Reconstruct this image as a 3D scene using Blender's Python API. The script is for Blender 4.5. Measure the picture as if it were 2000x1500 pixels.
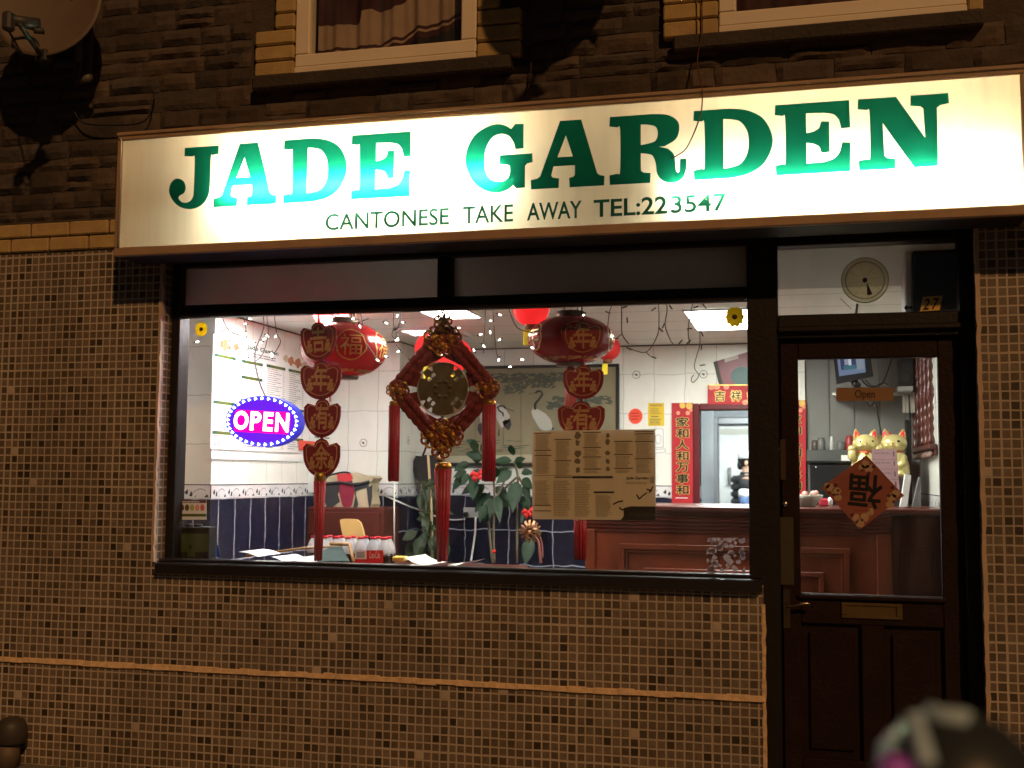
import bpy, math, random
from mathutils import Vector, Matrix, noise
from mathutils.geometry import tessellate_polygon
for o in list(bpy.data.objects): bpy.data.objects.remove(o)
sc = bpy.context.scene; C = sc.collection; R = math.radians
random.seed(7)
# ------------------------------------------------------------------ camera, world, street light, exposure
F, YAW, PITCH, ROLL = 2227.0, R(14.349), R(4.597), R(-0.4144)
EYE = Vector((0, -4.8, 1.38))
cy, sy, cp, sp, cr, sr = math.cos(YAW), math.sin(YAW), math.cos(PITCH), math.sin(PITCH), math.cos(ROLL), math.sin(ROLL)
FW = Vector((-sy*cp, cy*cp, sp)); r0 = Vector((cy, sy, 0)); d0 = FW.cross(r0)
RT = r0*cr + d0*sr; DN = d0*cr - r0*sr
cam = bpy.data.cameras.new('camera'); camo = bpy.data.objects.new('camera', cam); C.objects.link(camo); sc.camera = camo
camo.matrix_world = Matrix(((RT.x, -DN.x, -FW.x, EYE.x), (RT.y, -DN.y, -FW.y, EYE.y), (RT.z, -DN.z, -FW.z, EYE.z), (0, 0, 0, 1)))
cam.sensor_width = 36; cam.lens = F*36/2000; cam.clip_start = .05; cam.clip_end = 300
cam.dof.use_dof = True; cam.dof.focus_distance = 5.1; cam.dof.aperture_fstop = (cam.lens/1000)/.0125
w = bpy.data.worlds.new("World"); sc.world = w; w.use_nodes = True
SUND = Vector((-.65, 1, -.8)).normalized()          # direction the street light travels
sky = w.node_tree.nodes.new('ShaderNodeTexSky'); sky.sky_type = 'NISHITA'; sky.sun_disc = False
sky.sun_elevation = math.asin(-SUND.z); sky.sun_rotation = math.atan2(-SUND.x, -SUND.y)
bg = w.node_tree.nodes['Background']; bg.inputs[1].default_value = .0022
w.node_tree.links.new(sky.outputs[0], bg.inputs[0])
sl = bpy.data.lights.new('street_light', 'SUN'); sl.energy = 1.3; sl.angle = R(1.2); sl.color = (1, .51, .2)
slo = bpy.data.objects.new('street_light', sl); C.objects.link(slo)
slo.rotation_euler = SUND.to_track_quat('-Z', 'Y').to_euler(); slo.location = (3, -8, 7)
sc.view_settings.view_transform = 'Standard'; sc.view_settings.look = 'None'; sc.view_settings.exposure = 0; sc.view_settings.gamma = 1
sc.render.engine = 'CYCLES'; sc.cycles.use_denoising = True; sc.cycles.sample_clamp_indirect = 80
sc.cycles.max_bounces = 10; sc.cycles.transparent_max_bounces = 16

# ------------------------------------------------------------------ helpers
def at(px, py, Y=None, X=None, Z=None):
    d = RT*(px-1000) + DN*(py-750) + FW*F
    t = (Y-EYE.y)/d.y if Y is not None else (X-EYE.x)/d.x if X is not None else (Z-EYE.z)/d.z
    return EYE + d*t
class Q:            # a flat quad in space addressed by u (right) and v (down)
    def __init__(s, tl, tr, br, bl):
        s.p = [Vector(v) for v in (tl, tr, br, bl)]
        s.n = (s.p[1]-s.p[0]).cross(s.p[0]-s.p[3]).normalized()
        if s.n.dot(EYE-s.p[0]) < 0: s.n = -s.n
    def __call__(s, u, v, off=0):
        a = s.p[0].lerp(s.p[1], u); b = s.p[3].lerp(s.p[2], u)
        return a.lerp(b, v) + s.n*off
def qpx(x0, y0, x1, y1, Y=None, **k):
    return Q(at(x0, y0, Y, **k), at(x1, y0, Y, **k), at(x1, y1, Y, **k), at(x0, y1, Y, **k))
def qrect(px0, py0, px1, py1, Y):    # upright world rectangle whose corners are seen at two pixels
    a, b = at(px0, py0, Y), at(px1, py1, Y)
    return Q((a.x, Y, a.z), (b.x, Y, a.z), (b.x, Y, b.z), (a.x, Y, b.z))
class MB:
    def __init__(s): s.v = []; s.f = []; s.m = []; s.sm = []
    def add(s, vs, fs, mi=0, smooth=False):
        o = len(s.v); s.v += [tuple(v) for v in vs]
        for f in fs: s.f.append([i+o for i in f]); s.m.append(mi); s.sm.append(smooth)
        return s
    def box(s, x0, x1, y0, y1, z0, z1, mi=0):
        vs = [(x, y, z) for x in (x0, x1) for y in (y0, y1) for z in (z0, z1)]
        return s.add(vs, [(0, 1, 3, 2), (4, 6, 7, 5), (0, 4, 5, 1), (2, 3, 7, 6), (0, 2, 6, 4), (1, 5, 7, 3)], mi)
    def bbox(s, x0, x1, y0, y1, z0, z1, b=.006, mi=0):       # box with chamfered edges
        vs = []; cx, cyy, cz = (x0+x1)/2, (y0+y1)/2, (z0+z1)/2
        h = ((x1-x0)/2, (y1-y0)/2, (z1-z0)/2); b = min(b, min(h)*.45); ix = {}
        fs = []
        def P(sg, ax):
            k = (sg, ax)
            if k not in ix:
                ix[k] = len(vs); vs.append(tuple((cx, cyy, cz)[i] + sg[i]*(h[i] - (0 if i == ax else b)) for i in range(3)))
            return ix[k]
        S = (-1, 1)
        for ax in range(3):
            a, c = [i for i in range(3) if i != ax]
            for sg in S:
                def sgn(p, q):
                    l = [0, 0, 0]; l[ax] = sg; l[a] = p; l[c] = q; return tuple(l)
                fs.append([P(sgn(p, q), ax) for p, q in ((-1, -1), (1, -1), (1, 1), (-1, 1))])
        for ax in range(3):
            a, c = [i for i in range(3) if i != ax]
            for p in S:
                for q in S:
                    def sgn(r):
                        l = [0, 0, 0]; l[ax] = r; l[a] = p; l[c] = q; return tuple(l)
                    fs.append([P(sgn(-1), a), P(sgn(1), a), P(sgn(1), c), P(sgn(-1), c)])
        for i in S:
            for j in S:
                for k in S: fs.append([P((i, j, k), 0), P((i, j, k), 1), P((i, j, k), 2)])
        return s.add(vs, fs, mi)
    def tube(s, pts, r, n=8, mi=0, smooth=True, cap=True):
        pts = [Vector(p) for p in pts]; rs = r if isinstance(r, (list, tuple)) else [r]*len(pts); vs = []; fs = []
        ref = None
        for i, p in enumerate(pts):
            t = (pts[min(i+1, len(pts)-1)] - pts[max(i-1, 0)])
            t = t.normalized() if t.length > 1e-9 else Vector((0, 0, 1))
            if ref is None: ref = Vector((0, 0, 1)) if abs(t.z) < .9 else Vector((1, 0, 0))
            a = t.cross(ref); a = a.normalized() if a.length > 1e-6 else t.orthogonal().normalized(); b = t.cross(a); ref = -b if b.dot(ref) < 0 else b
            for k in range(n):
                th = 2*math.pi*k/n; vs.append(p + (a*math.cos(th) + b*math.sin(th))*rs[i])
        for i in range(len(pts)-1):
            for k in range(n): fs.append((i*n+k, i*n+(k+1) % n, (i+1)*n+(k+1) % n, (i+1)*n+k))
        if cap: fs.append(tuple(range(n))); fs.append(tuple((len(pts)-1)*n+k for k in range(n)))
        return s.add(vs, fs, mi, smooth)
    def lathe(s, c, prof, n=24, mi=0, smooth=True, axis='z', sy=1):
        c = Vector(c); vs = []; fs = []
        for r, h in prof:
            for k in range(n):
                a = 2*math.pi*k/n; x, y = r*math.cos(a), r*math.sin(a)*sy
                vs.append(c + (Vector((x, y, h)) if axis == 'z' else Vector((x, h, y)) if axis == 'y' else Vector((h, x, y))))
        for i in range(len(prof)-1):
            for k in range(n): fs.append((i*n+k, i*n+(k+1) % n, (i+1)*n+(k+1) % n, (i+1)*n+k))
        for i in (0, len(prof)-1):
            if prof[i][0] > 1e-6: fs.append(tuple(i*n+k for k in range(n)))
        return s.add(vs, fs, mi, smooth)
    def ball(s, c, rx, ry=None, rz=None, n=14, mi=0):
        ry = ry or rx; rz = rz or rx; c = Vector(c); m = n//2+1; vs = []; fs = []
        for i in range(m+1):
            t = math.pi*i/m
            for k in range(n):
                a = 2*math.pi*k/n; vs.append(c + Vector((rx*math.sin(t)*math.cos(a), ry*math.sin(t)*math.sin(a), rz*math.cos(t))))
        for i in range(m):
            for k in range(n): fs.append((i*n+k, i*n+(k+1) % n, (i+1)*n+(k+1) % n, (i+1)*n+k))
        return s.add(vs, fs, mi, True)
    def poly(s, pts3, mi=0, holes=()):
        loops = [[Vector(p) for p in pts3]] + [[Vector(p) for p in h] for h in holes]
        if len(pts3) == 4 and not holes: return s.add(pts3, [(0, 1, 2, 3)], mi)
        flat = [p for l in loops for p in l]
        return s.add(flat, [tuple(t) for t in tessellate_polygon(loops)], mi)
    def prism(s, pts3, ext, mi=0, side=None):
        pts = [Vector(p) for p in pts3]; e = Vector(ext); n = len(pts); side = mi if side is None else side
        t = [tuple(x) for x in tessellate_polygon([pts])]
        s.add(pts, t, mi); s.add([p+e for p in pts], t, mi)
        return s.add(pts + [p+e for p in pts], [(i, (i+1) % n, n+(i+1) % n, n+i) for i in range(n)], side)
    def quad(s, q, u0=0, v0=0, u1=1, v1=1, off=0, mi=0):
        return s.add([q(u0, v0, off), q(u1, v0, off), q(u1, v1, off), q(u0, v1, off)], [(0, 1, 2, 3)], mi)
    def slab(s, q, th, mi=0, off=0):       # sheet with thickness behind quad
        a = [q(0, 0, off), q(1, 0, off), q(1, 1, off), q(0, 1, off)]; b = [p - q.n*th for p in a]
        return s.add(a+b, [(0, 1, 2, 3), (7, 6, 5, 4), (0, 4, 5, 1), (1, 5, 6, 2), (2, 6, 7, 3), (3, 7, 4, 0)], mi)
    def lines(s, q, u0, v0, u1, v1, n, mi=0, off=.0006, h=.4, lo=.55, seed=1):   # rows of unreadable small print
        rg = random.Random(seed)
        for i in range(n):
            a = v0 + (v1-v0)*(i+.3)/n; b = a + (v1-v0)/n*h; e = u0 + (u1-u0)*rg.uniform(lo, 1)
            u = u0
            while u < e-.002:
                wd = min((u1-u0)*rg.uniform(.08, .25), e-u); s.quad(q, u, a, u+wd*.9, b, off, mi); u += wd
    def text(s, st, q, u0, v0, u1, v1, mi=0, off=.001, bold=0, fit=True):
        if bold and ord(st[0]) > 0x2e80:            # heavier strokes: the glyph again, shifted a little, each on its own level
            vs, fs = glyphs(st, 0)
            du, dv = (u1-u0)*bold*1.3, (v1-v0)*bold*1.3
            for i, (a, b) in enumerate(((1, 0), (-1, 0), (0, 1), (0, -1), (.7, .7), (-.7, -.7), (.7, -.7), (-.7, .7))): s.text(st, q, u0+a*du, v0+b*dv, u1+a*du, v1+b*dv, mi, off+.00004*(i+1), 0)
            return s
        vs, fs = glyphs(st, bold)
        x0, x1 = min(v[0] for v in vs), max(v[0] for v in vs); y0, y1 = min(v[1] for v in vs), max(v[1] for v in vs)
        P = []
        for x, y in vs:
            u = u0 + (u1-u0)*(x-x0)/(x1-x0); v = v1 + (v0-v1)*(y-y0)/(y1-y0); P.append(q(u, v, off))
        return s.add(P, fs, mi)
_g = {}
def glyphs(st, bold=0):
    k = (st, bold)
    if k in _g: return _g[k]
    cu = bpy.data.curves.new('t', 'FONT'); cu.body = st; cu.size = 1; cu.offset = bold; cu.resolution_u = 4
    o = bpy.data.objects.new('t', cu); C.objects.link(o); bpy.context.view_layer.update()
    dg = bpy.context.evaluated_depsgraph_get(); me = bpy.data.meshes.new_from_object(o.evaluated_get(dg))
    r = ([(v.co.x, v.co.y) for v in me.vertices], [tuple(p.vertices) for p in me.polygons])
    bpy.data.objects.remove(o); bpy.data.curves.remove(cu); bpy.data.meshes.remove(me)
    _g[k] = r; return r
def obj(name, mb, mats, parent=None, base=None):
    me = bpy.data.meshes.new(name); me.from_pydata(mb.v, [], mb.f)
    mats = mats if isinstance(mats, (list, tuple)) else [mats]
    for m in mats: me.materials.append(m)
    me.polygons.foreach_set('material_index', mb.m); me.polygons.foreach_set('use_smooth', mb.sm); me.update()
    import bmesh
    bm = bmesh.new(); bm.from_mesh(me); bmesh.ops.recalc_face_normals(bm, faces=bm.faces); bm.to_mesh(me); bm.free()
    o = bpy.data.objects.new(name, me); C.objects.link(o)
    if parent is not None:
        o.parent = parent
        if parent.type == 'EMPTY': o.matrix_parent_inverse = Matrix.Translation(-parent.location)
    return o
def tag(o, label=None, cat=None, group=None, kind=None):
    if label: o['label'] = label
    if cat: o['category'] = cat
    if group: o['group'] = group
    if kind: o['kind'] = kind
    return o
def thing(name, loc, label, cat, group=None):
    o = bpy.data.objects.new(name, None); C.objects.link(o); o.location = loc; o.empty_display_size = .1
    return tag(o, label, cat, group)
def dup(root, delta, label=None, scale=None):
    r = root.copy(); C.objects.link(r); r.location = Vector(root.location) + Vector(delta)
    if scale: r.scale = (scale,)*3
    if label: r['label'] = label
    for ch in list(root.children):
        c = ch.copy(); C.objects.link(c); c.parent = r; c.matrix_parent_inverse = ch.matrix_parent_inverse.copy()
        for g in list(ch.children):
            d = g.copy(); C.objects.link(d); d.parent = c; d.matrix_parent_inverse = g.matrix_parent_inverse.copy()
    return r
# ------------------------------------------------------------------ materials
MT = {}
def M(name, col, rough=.6, metal=0, var=.12, scale=8, bump=0, bscale=60, spec=.4, emit=None, es=0, trans=None, coat=0):
    if name in MT: return MT[name]
    m = bpy.data.materials.new(name); m.use_nodes = True; nt = m.node_tree; N = nt.nodes; L = nt.links; b = N['Principled BSDF']
    b.inputs['Roughness'].default_value = rough; b.inputs['Metallic'].default_value = metal; b.inputs['Specular IOR Level'].default_value = spec
    if coat: b.inputs['Coat Weight'].default_value = coat; b.inputs['Coat Roughness'].default_value = .1
    tc = N.new('ShaderNodeTexCoord')
    nz = N.new('ShaderNodeTexNoise'); nz.inputs['Scale'].default_value = scale; nz.inputs['Detail'].default_value = 6
    L.new(tc.outputs['Object'], nz.inputs['Vector'])
    mx = N.new('ShaderNodeMix'); mx.data_type = 'RGBA'
    lo = [c*(1-var*1.6) for c in col]; hi = [min(1, c*(1+var)) for c in col]
    mx.inputs[6].default_value = (*lo, 1); mx.inputs[7].default_value = (*hi, 1)
    L.new(nz.outputs[0], mx.inputs[0]); L.new(mx.outputs[2], b.inputs['Base Color'])
    if bump:
        n2 = N.new('ShaderNodeTexNoise'); n2.inputs['Scale'].default_value = bscale; n2.inputs['Detail'].default_value = 5
        L.new(tc.outputs['Object'], n2.inputs['Vector'])
        bp = N.new('ShaderNodeBump'); bp.inputs['Strength'].default_value = bump; bp.inputs['Distance'].default_value = .01
        L.new(n2.outputs[0], bp.inputs['Height']); L.new(bp.outputs[0], b.inputs['Normal'])
    if emit:
        b.inputs['Emission Color'].default_value = (*emit, 1); b.inputs['Emission Strength'].default_value = es
    if trans:                                      # thin translucent sheet
        tr = N.new('ShaderNodeBsdfTranslucent'); ms = N.new('ShaderNodeMixShader'); ms.inputs[0].default_value = trans
        L.new(mx.outputs[2], tr.inputs[0]); L.new(b.outputs[0], ms.inputs[1]); L.new(tr.outputs[0], ms.inputs[2])
        L.new(ms.outputs[0], N['Material Output'].inputs[0])
    MT[name] = m; return m
def glass(name, tint=(.95, .96, .95), refl=.07, rough=.02):
    if name in MT: return MT[name]
    m = bpy.data.materials.new(name); m.use_nodes = True; nt = m.node_tree; N = nt.nodes; L = nt.links
    t = N.new('ShaderNodeBsdfTransparent'); t.inputs[0].default_value = (*tint, 1)
    g = N.new('ShaderNodeBsdfGlossy'); g.inputs['Roughness'].default_value = rough
    lw = N.new('ShaderNodeLayerWeight'); lw.inputs[0].default_value = .5      # thin pane: Schlick reflectance from the facing angle
    pw = N.new('ShaderNodeMath'); pw.operation = 'POWER'; L.new(lw.outputs[1], pw.inputs[0]); pw.inputs[1].default_value = 5
    ma = N.new('ShaderNodeMath'); ma.operation = 'MULTIPLY_ADD'; L.new(pw.outputs[0], ma.inputs[0]); ma.inputs[1].default_value = .9; ma.inputs[2].default_value = .035
    ms = N.new('ShaderNodeMixShader'); L.new(ma.outputs[0], ms.inputs[0]); L.new(t.outputs[0], ms.inputs[1]); L.new(g.outputs[0], ms.inputs[2])
    # dust and wiping smears
    tc = N.new('ShaderNodeTexCoord'); mp = N.new('ShaderNodeMapping'); mp.inputs['Scale'].default_value = (3, 1, 1.2); mp.inputs['Rotation'].default_value = (0, .5, 0); nz = N.new('ShaderNodeTexNoise')
    nz.inputs['Scale'].default_value = 2.5; nz.inputs['Detail'].default_value = 8; nz.inputs['Distortion'].default_value = .8
    L.new(tc.outputs['Object'], mp.inputs[0]); L.new(mp.outputs[0], nz.inputs['Vector'])
    rp = N.new('ShaderNodeMapRange'); rp.inputs[1].default_value = .45; rp.inputs[2].default_value = .8; rp.inputs[3].default_value = .002; rp.inputs[4].default_value = .04; L.new(nz.outputs[0], rp.inputs[0])
    df_ = N.new('ShaderNodeBsdfDiffuse'); df_.inputs[0].default_value = (.6, .6, .58, 1); m2 = N.new('ShaderNodeMixShader'); L.new(rp.outputs[0], m2.inputs[0]); L.new(ms.outputs[0], m2.inputs[1]); L.new(df_.outputs[0], m2.inputs[2])
    L.new(m2.outputs[0], N['Material Output'].inputs[0]); MT[name] = m; return m
def emis(name, col, st):
    if name in MT: return MT[name]
    m = bpy.data.materials.new(name); m.use_nodes = True; N = m.node_tree.nodes; e = N.new('ShaderNodeEmission')
    e.inputs[0].default_value = (*col, 1); e.inputs[1].default_value = st
    m.node_tree.links.new(e.outputs[0], N['Material Output'].inputs[0]); MT[name] = m; return m
def gridmat(name, pw, ph, gw, cols, grout, rough=.35, uo=0, vo=0, bump=.4, horiz=False, var=.1, vein=None, big=0):
    """tiles: u = x+y (or x on floors), v = z (or y); random tone per tile"""
    m = bpy.data.materials.new(name); m.use_nodes = True; nt = m.node_tree; N = nt.nodes; L = nt.links; b = N['Principled BSDF']
    def math_(op, a, c=None, cl=False):
        n = N.new('ShaderNodeMath'); n.operation = op; n.use_clamp = cl
        for i, x in enumerate((a, c)):
            if x is None: continue
            if isinstance(x, (int, float)): n.inputs[i].default_value = x
            else: L.new(x, n.inputs[i])
        return n.outputs[0]
    tc = N.new('ShaderNodeTexCoord'); sx = N.new('ShaderNodeSeparateXYZ')
    wob = N.new('ShaderNodeTexNoise'); wob.inputs['Scale'].default_value = 9; wob.inputs['Detail'].default_value = 1
    L.new(tc.outputs['Object'], wob.inputs['Vector'])
    L.new(tc.outputs['Object'], sx.inputs[0])
    wv = math_('MULTIPLY', math_('SUBTRACT', wob.outputs[0], .5), pw*.12)
    u = math_('ADD', sx.outputs[0], sx.outputs[1]) if not horiz else sx.outputs[0]
    v = sx.outputs[2] if not horiz else sx.outputs[1]
    u = math_('ADD', math_('ADD', u, uo+100*pw), wv); v = math_('ADD', math_('ADD', v, vo+100*ph), wv)
    us = math_('DIVIDE', u, pw); vs = math_('DIVIDE', v, ph)
    fu = math_('FLOOR', us); fv = math_('FLOOR', vs); ru = math_('SUBTRACT', us, fu); rv = math_('SUBTRACT', vs, fv)
    du = math_('MULTIPLY', math_('MINIMUM', ru, math_('SUBTRACT', 1, ru)), pw)
    dv = math_('MULTIPLY', math_('MINIMUM', rv, math_('SUBTRACT', 1, rv)), ph)
    if big:       # sheet joints a little wider
        su = math_('LESS_THAN', math_('MODULO', fu, 15), .5); du = math_('SUBTRACT', du, math_('MULTIPLY', math_('MULTIPLY', su, math_('LESS_THAN', ru, .5)), big))
        sv = math_('LESS_THAN', math_('MODULO', fv, 15), .5); dv = math_('SUBTRACT', dv, math_('MULTIPLY', math_('MULTIPLY', sv, math_('LESS_THAN', rv, .5)), big))
    d = math_('MINIMUM', du, dv)
    mask = math_('MULTIPLY', math_('SUBTRACT', d, gw/2), 900, False)
    cl = N.new('ShaderNodeClamp'); L.new(mask, cl.inputs[0])
    cmb = N.new('ShaderNodeCombineXYZ'); L.new(fu, cmb.inputs[0]); L.new(fv, cmb.inputs[1])
    wn = N.new('ShaderNodeTexWhiteNoise'); wn.noise_dimensions = '2D'; L.new(cmb.outputs[0], wn.inputs['Vector'])
    rp = N.new('ShaderNodeValToRGB'); rp.color_ramp.interpolation = 'CONSTANT'
    el = rp.color_ramp.elements
    while len(el) < len(cols): el.new(.5)
    for e, (p, c) in zip(el, cols): e.position = p; e.color = (*c, 1)
    L.new(wn.outputs[0], rp.inputs[0])
    nz = N.new('ShaderNodeTexNoise'); nz.inputs['Scale'].default_value = 22; nz.inputs['Detail'].default_value = 5; L.new(tc.outputs['Object'], nz.inputs['Vector'])
    mul = N.new('ShaderNodeMix'); mul.data_type = 'RGBA'; mul.blend_type = 'MULTIPLY'; mul.inputs[0].default_value = 1
    sh = math_('ADD', math_('MULTIPLY', nz.outputs[0], var*2.4), 1-var*1.2)
    cs = N.new('ShaderNodeCombineColor'); [L.new(sh, cs.inputs[i]) for i in range(3)]
    L.new(rp.outputs[0], mul.inputs[6]); L.new(cs.outputs[0], mul.inputs[7])
    tcol = mul.outputs[2]
    if vein:
        vn = N.new('ShaderNodeTexNoise'); vn.inputs['Scale'].default_value = 14; vn.inputs['Detail'].default_value = 3; vn.inputs['Distortion'].default_value = 1.2
        L.new(tc.outputs['Object'], vn.inputs['Vector'])
        vm = math_('SUBTRACT', 1, math_('MULTIPLY', math_('ABSOLUTE', math_('SUBTRACT', vn.outputs[0], .5)), 45), True)
        mv = N.new('ShaderNodeMix'); mv.data_type = 'RGBA'; L.new(math_('MULTIPLY', vm, .45), mv.inputs[0]); L.new(tcol, mv.inputs[6]); mv.inputs[7].default_value = (*vein, 1)
        tcol = mv.outputs[2]
    mg = N.new('ShaderNodeMix'); mg.data_type = 'RGBA'; L.new(cl.outputs[0], mg.inputs[0])
    gn = N.new('ShaderNodeMix'); gn.data_type = 'RGBA'; gn.inputs[6].default_value = (*[g*.7 for g in grout], 1); gn.inputs[7].default_value = (*[min(1, g*1.15) for g in grout], 1)
    g2 = N.new('ShaderNodeTexNoise'); g2.inputs['Scale'].default_value = 5; L.new(tc.outputs['Object'], g2.inputs['Vector']); L.new(g2.outputs[0], gn.inputs[0])
    L.new(gn.outputs[2], mg.inputs[6]); L.new(tcol, mg.inputs[7]); fin = mg.outputs[2]
    if big:                  # missing tiles showing the bed, and broad grime
        ofs = N.new('ShaderNodeVectorMath'); ofs.operation = 'ADD'; L.new(cmb.outputs[0], ofs.inputs[0]); ofs.inputs[1].default_value = (31.7, 11.3, 0)
        w2 = N.new('ShaderNodeTexWhiteNoise'); w2.noise_dimensions = '2D'; L.new(ofs.outputs[0], w2.inputs['Vector'])
        L.new(math_('MULTIPLY', cl.outputs[0], math_('LESS_THAN', w2.outputs[0], .9965)), mg.inputs[0])
        gm = N.new('ShaderNodeMapping'); gm.inputs['Scale'].default_value = (1.6, 1.6, .7); L.new(tc.outputs['Object'], gm.inputs[0])
        g3 = N.new('ShaderNodeTexNoise'); g3.inputs['Scale'].default_value = 1.7; g3.inputs['Detail'].default_value = 7; L.new(gm.outputs[0], g3.inputs['Vector'])
        k_ = math_('ADD', .62, math_('MULTIPLY', g3.outputs[0], .72)); cc_ = N.new('ShaderNodeCombineColor'); [L.new(k_, cc_.inputs[i]) for i in range(3)]
        mm = N.new('ShaderNodeMix'); mm.data_type = 'RGBA'; mm.blend_type = 'MULTIPLY'; mm.inputs[0].default_value = 1; L.new(fin, mm.inputs[6]); L.new(cc_.outputs[0], mm.inputs[7]); fin = mm.outputs[2]
    L.new(fin, b.inputs['Base Color'])
    rr = N.new('ShaderNodeMix'); rr.data_type = 'FLOAT'; L.new(cl.outputs[0], rr.inputs[0]); rr.inputs[2].default_value = .85; rr.inputs[3].default_value = rough; L.new(rr.outputs[0], b.inputs['Roughness'])
    bp = N.new('ShaderNodeBump'); bp.inputs['Strength'].default_value = bump; bp.inputs['Distance'].default_value = .003
    hn = math_('ADD', cl.outputs[0], math_('MULTIPLY', nz.outputs[0], .5)); L.new(hn, bp.inputs['Height']); L.new(bp.outputs[0], b.inputs['Normal'])
    MT[name] = m; return m

mosaic = gridmat('mosaic', .0375, .0375, .0058, [(0, (.135, .105, .075)), (.2, (.165, .13, .095)), (.42, (.11, .085, .055)), (.62, (.15, .112, .08)), (.74, (.085, .064, .04)), (.84, (.175, .14, .105)), (.89, (.058, .042, .024)), (.95, (.036, .027, .015))], (.45, .385, .32), rough=.55, bump=.6, var=.5, big=.0025)
white_tile = gridmat('white_wall_tile', .2, .255, .0035, [(0, (.76, .78, .71)), (.5, (.79, .8, .74))], (.55, .54, .5), rough=.3, vo=.0, bump=.15, var=.03)
blue_tile_a = gridmat('blue_wall_tile', .18, .33, .005, [(0, (.006, .009, .028)), (.5, (.009, .012, .036))], (.5, .52, .6), rough=.3, vo=.07, bump=.2, var=.3, vein=(.07, .08, .15))
blue_tile_b = gridmat('blue_back_tile', .3, .226, .005, [(0, (.005, .007, .02)), (.5, (.007, .009, .025))], (.4, .42, .5), rough=.3, uo=-.34, vo=-1.247+5*.226, bump=.2, var=.3, vein=(.04, .045, .08))
paving = gridmat('paving_slab', .45, .6, .008, [(0, (.16, .15, .14)), (.4, (.2, .19, .17)), (.8, (.13, .12, .11))], (.05, .05, .05), rough=.85, horiz=True, bump=.5, var=.3)
floor_tile = gridmat('floor_tile', .3, .3, .006, [(0, (.25, .22, .19)), (.5, (.3, .27, .23))], (.12, .11, .1), rough=.4, horiz=True, bump=.3, var=.15)
brick_y = M('yellow_brick', (.46, .33, .14), .8, var=.25, scale=14, bump=.3, bscale=90)
stone = M('dark_stone', (.085, .066, .054), .9, var=.5, scale=5, bump=.6, bscale=38)
mortar = M('dark_mortar', (.075, .06, .05), .95, var=.4, scale=9, bump=.6, bscale=70)
sillstone = M('sill_stone', (.05, .04, .034), .85, var=.4, scale=6, bump=.7, bscale=50)
upvc = M('white_frame_plastic', (.8, .72, .58), .45, var=.1, scale=5)
alu = M('bronze_sign_frame', (.4, .27, .17), .5, metal=.0, var=.25, scale=6, bump=.1)
panelm = M('sign_panel', (.62, .57, .38), .45, var=.06, scale=3, trans=.5)
greenm = M('green_vinyl', (.003, .125, .088), .5, var=.05, scale=4, trans=.8)
tubem = emis('fluorescent_tube', (1, .97, .9), 60)
darkwood = M('dark_stained_wood', (.0085, .006, .0055), .5, var=.35, scale=12, bump=.15)
doorwood = M('mahogany_door_paint', (.016, .006, .0045), .6, var=.45, scale=9, bump=.25, spec=.2)
redwood = M('red_mahogany', (.17, .038, .016), .35, var=.3, scale=7, bump=.05, coat=.3)
redwood2 = M('dark_mahogany', (.09, .018, .012), .35, var=.3, scale=7, coat=.3)
brass = M('old_brass', (.13, .09, .035), .5, metal=.4, var=.25, scale=20)
chrome = M('worn_chrome', (.5, .48, .44), .25, metal=1, var=.1)
trim = M('tile_edge_trim', (.5, .38, .28), .6, var=.2, scale=10, bump=.2)
mortar_y = M('pale_mortar_ridge', (.72, .52, .32), .9, var=.35, scale=30, bump=.6)
plaster = M('white_plaster', (.74, .73, .69), .7, var=.05)
ceilm = None
black = M('black_plastic', (.012, .012, .014), .4, var=.2)
greyp = M('grey_panel', (.2, .21, .2), .5, var=.1, scale=3)
white = M('white_paper', (.8, .8, .78), .7, var=.04)
ink = M('print_ink', (.1, .11, .12), .7, var=.1)
red = M('red_paper', (.44, .016, .024), .55, var=.15)
gold = M('gold_print', (.75, .5, .12), .35, metal=.4, var=.2, scale=30)
yellow = M('yellow_plastic', (.8, .62, .03), .45, var=.12, scale=25)
greenbar = M('green_bar_print', (.1, .14, .02), .6, var=.4, scale=20)
dkgreen = M('dark_green_print', (.02, .09, .06), .6)
leafm = M('leaf_green', (.014, .05, .018), .5, var=.4, scale=20, trans=.15)
leafd = M('old_leaf_green', (.025, .05, .014), .5, var=.4, scale=20, trans=.15)
stem = M('plant_stem', (.16, .13, .08), .7)
wirew = M('white_cable', (.7, .7, .68), .5)
wireb = M('black_cable', (.02, .018, .016), .5)
pane = glass('window_glass')
ledw = emis('led_bulb', (1, .95, .88), 12)
# ------------------------------------------------------------------ the setting: street
g = MB(); g.box(-8, 8, -5.6, 0.3, -.3, 0); tag(obj('pavement', g, paving), kind='structure')
g = MB(); g.box(-40, 40, -60, -5.75, -.5, -.12); tag(obj('road', g, M('asphalt', (.05, .05, .05), .9, bump=.8, bscale=120, scale=2)), kind='structure')
g = MB(); g.bbox(-8, 8, -5.75, -5.6, -.3, 0.005, .012); tag(obj('kerb', g, M('kerb_stone', (.25, .24, .22), .85, bump=.4)), kind='structure')
# interior shells
XL, XR, Y1, Y2, ZC, ZD = -2.967, .685, 2.03, 2.53, 2.23, 1.247
XC = at(778, 900, Y1).x; PY = .54; PX = at(345, 900, PY).x - .12
g = MB(); g.box(-4, 2, .3, 9.2, -.1, .02); tag(obj('floor', g, floor_tile), kind='structure')

# ------------------------------------------------------------------ the building
B = thing('shop_building', (-1, 0, 0), 'two storey stone terrace building whose ground floor is a tiled takeaway shop front', 'building')
WX0, WX1, WX2, WX3, WZ = -2.951, -.160, .672, 1.9, 4.3
ZB0, ZB1 = 2.459, 2.607                       # yellow brick band
zs0, zs1 = at(900, 1160, 0).z, at(400, 1101, -.05).z   # sill bottom / top
DH = 2.46
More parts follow.
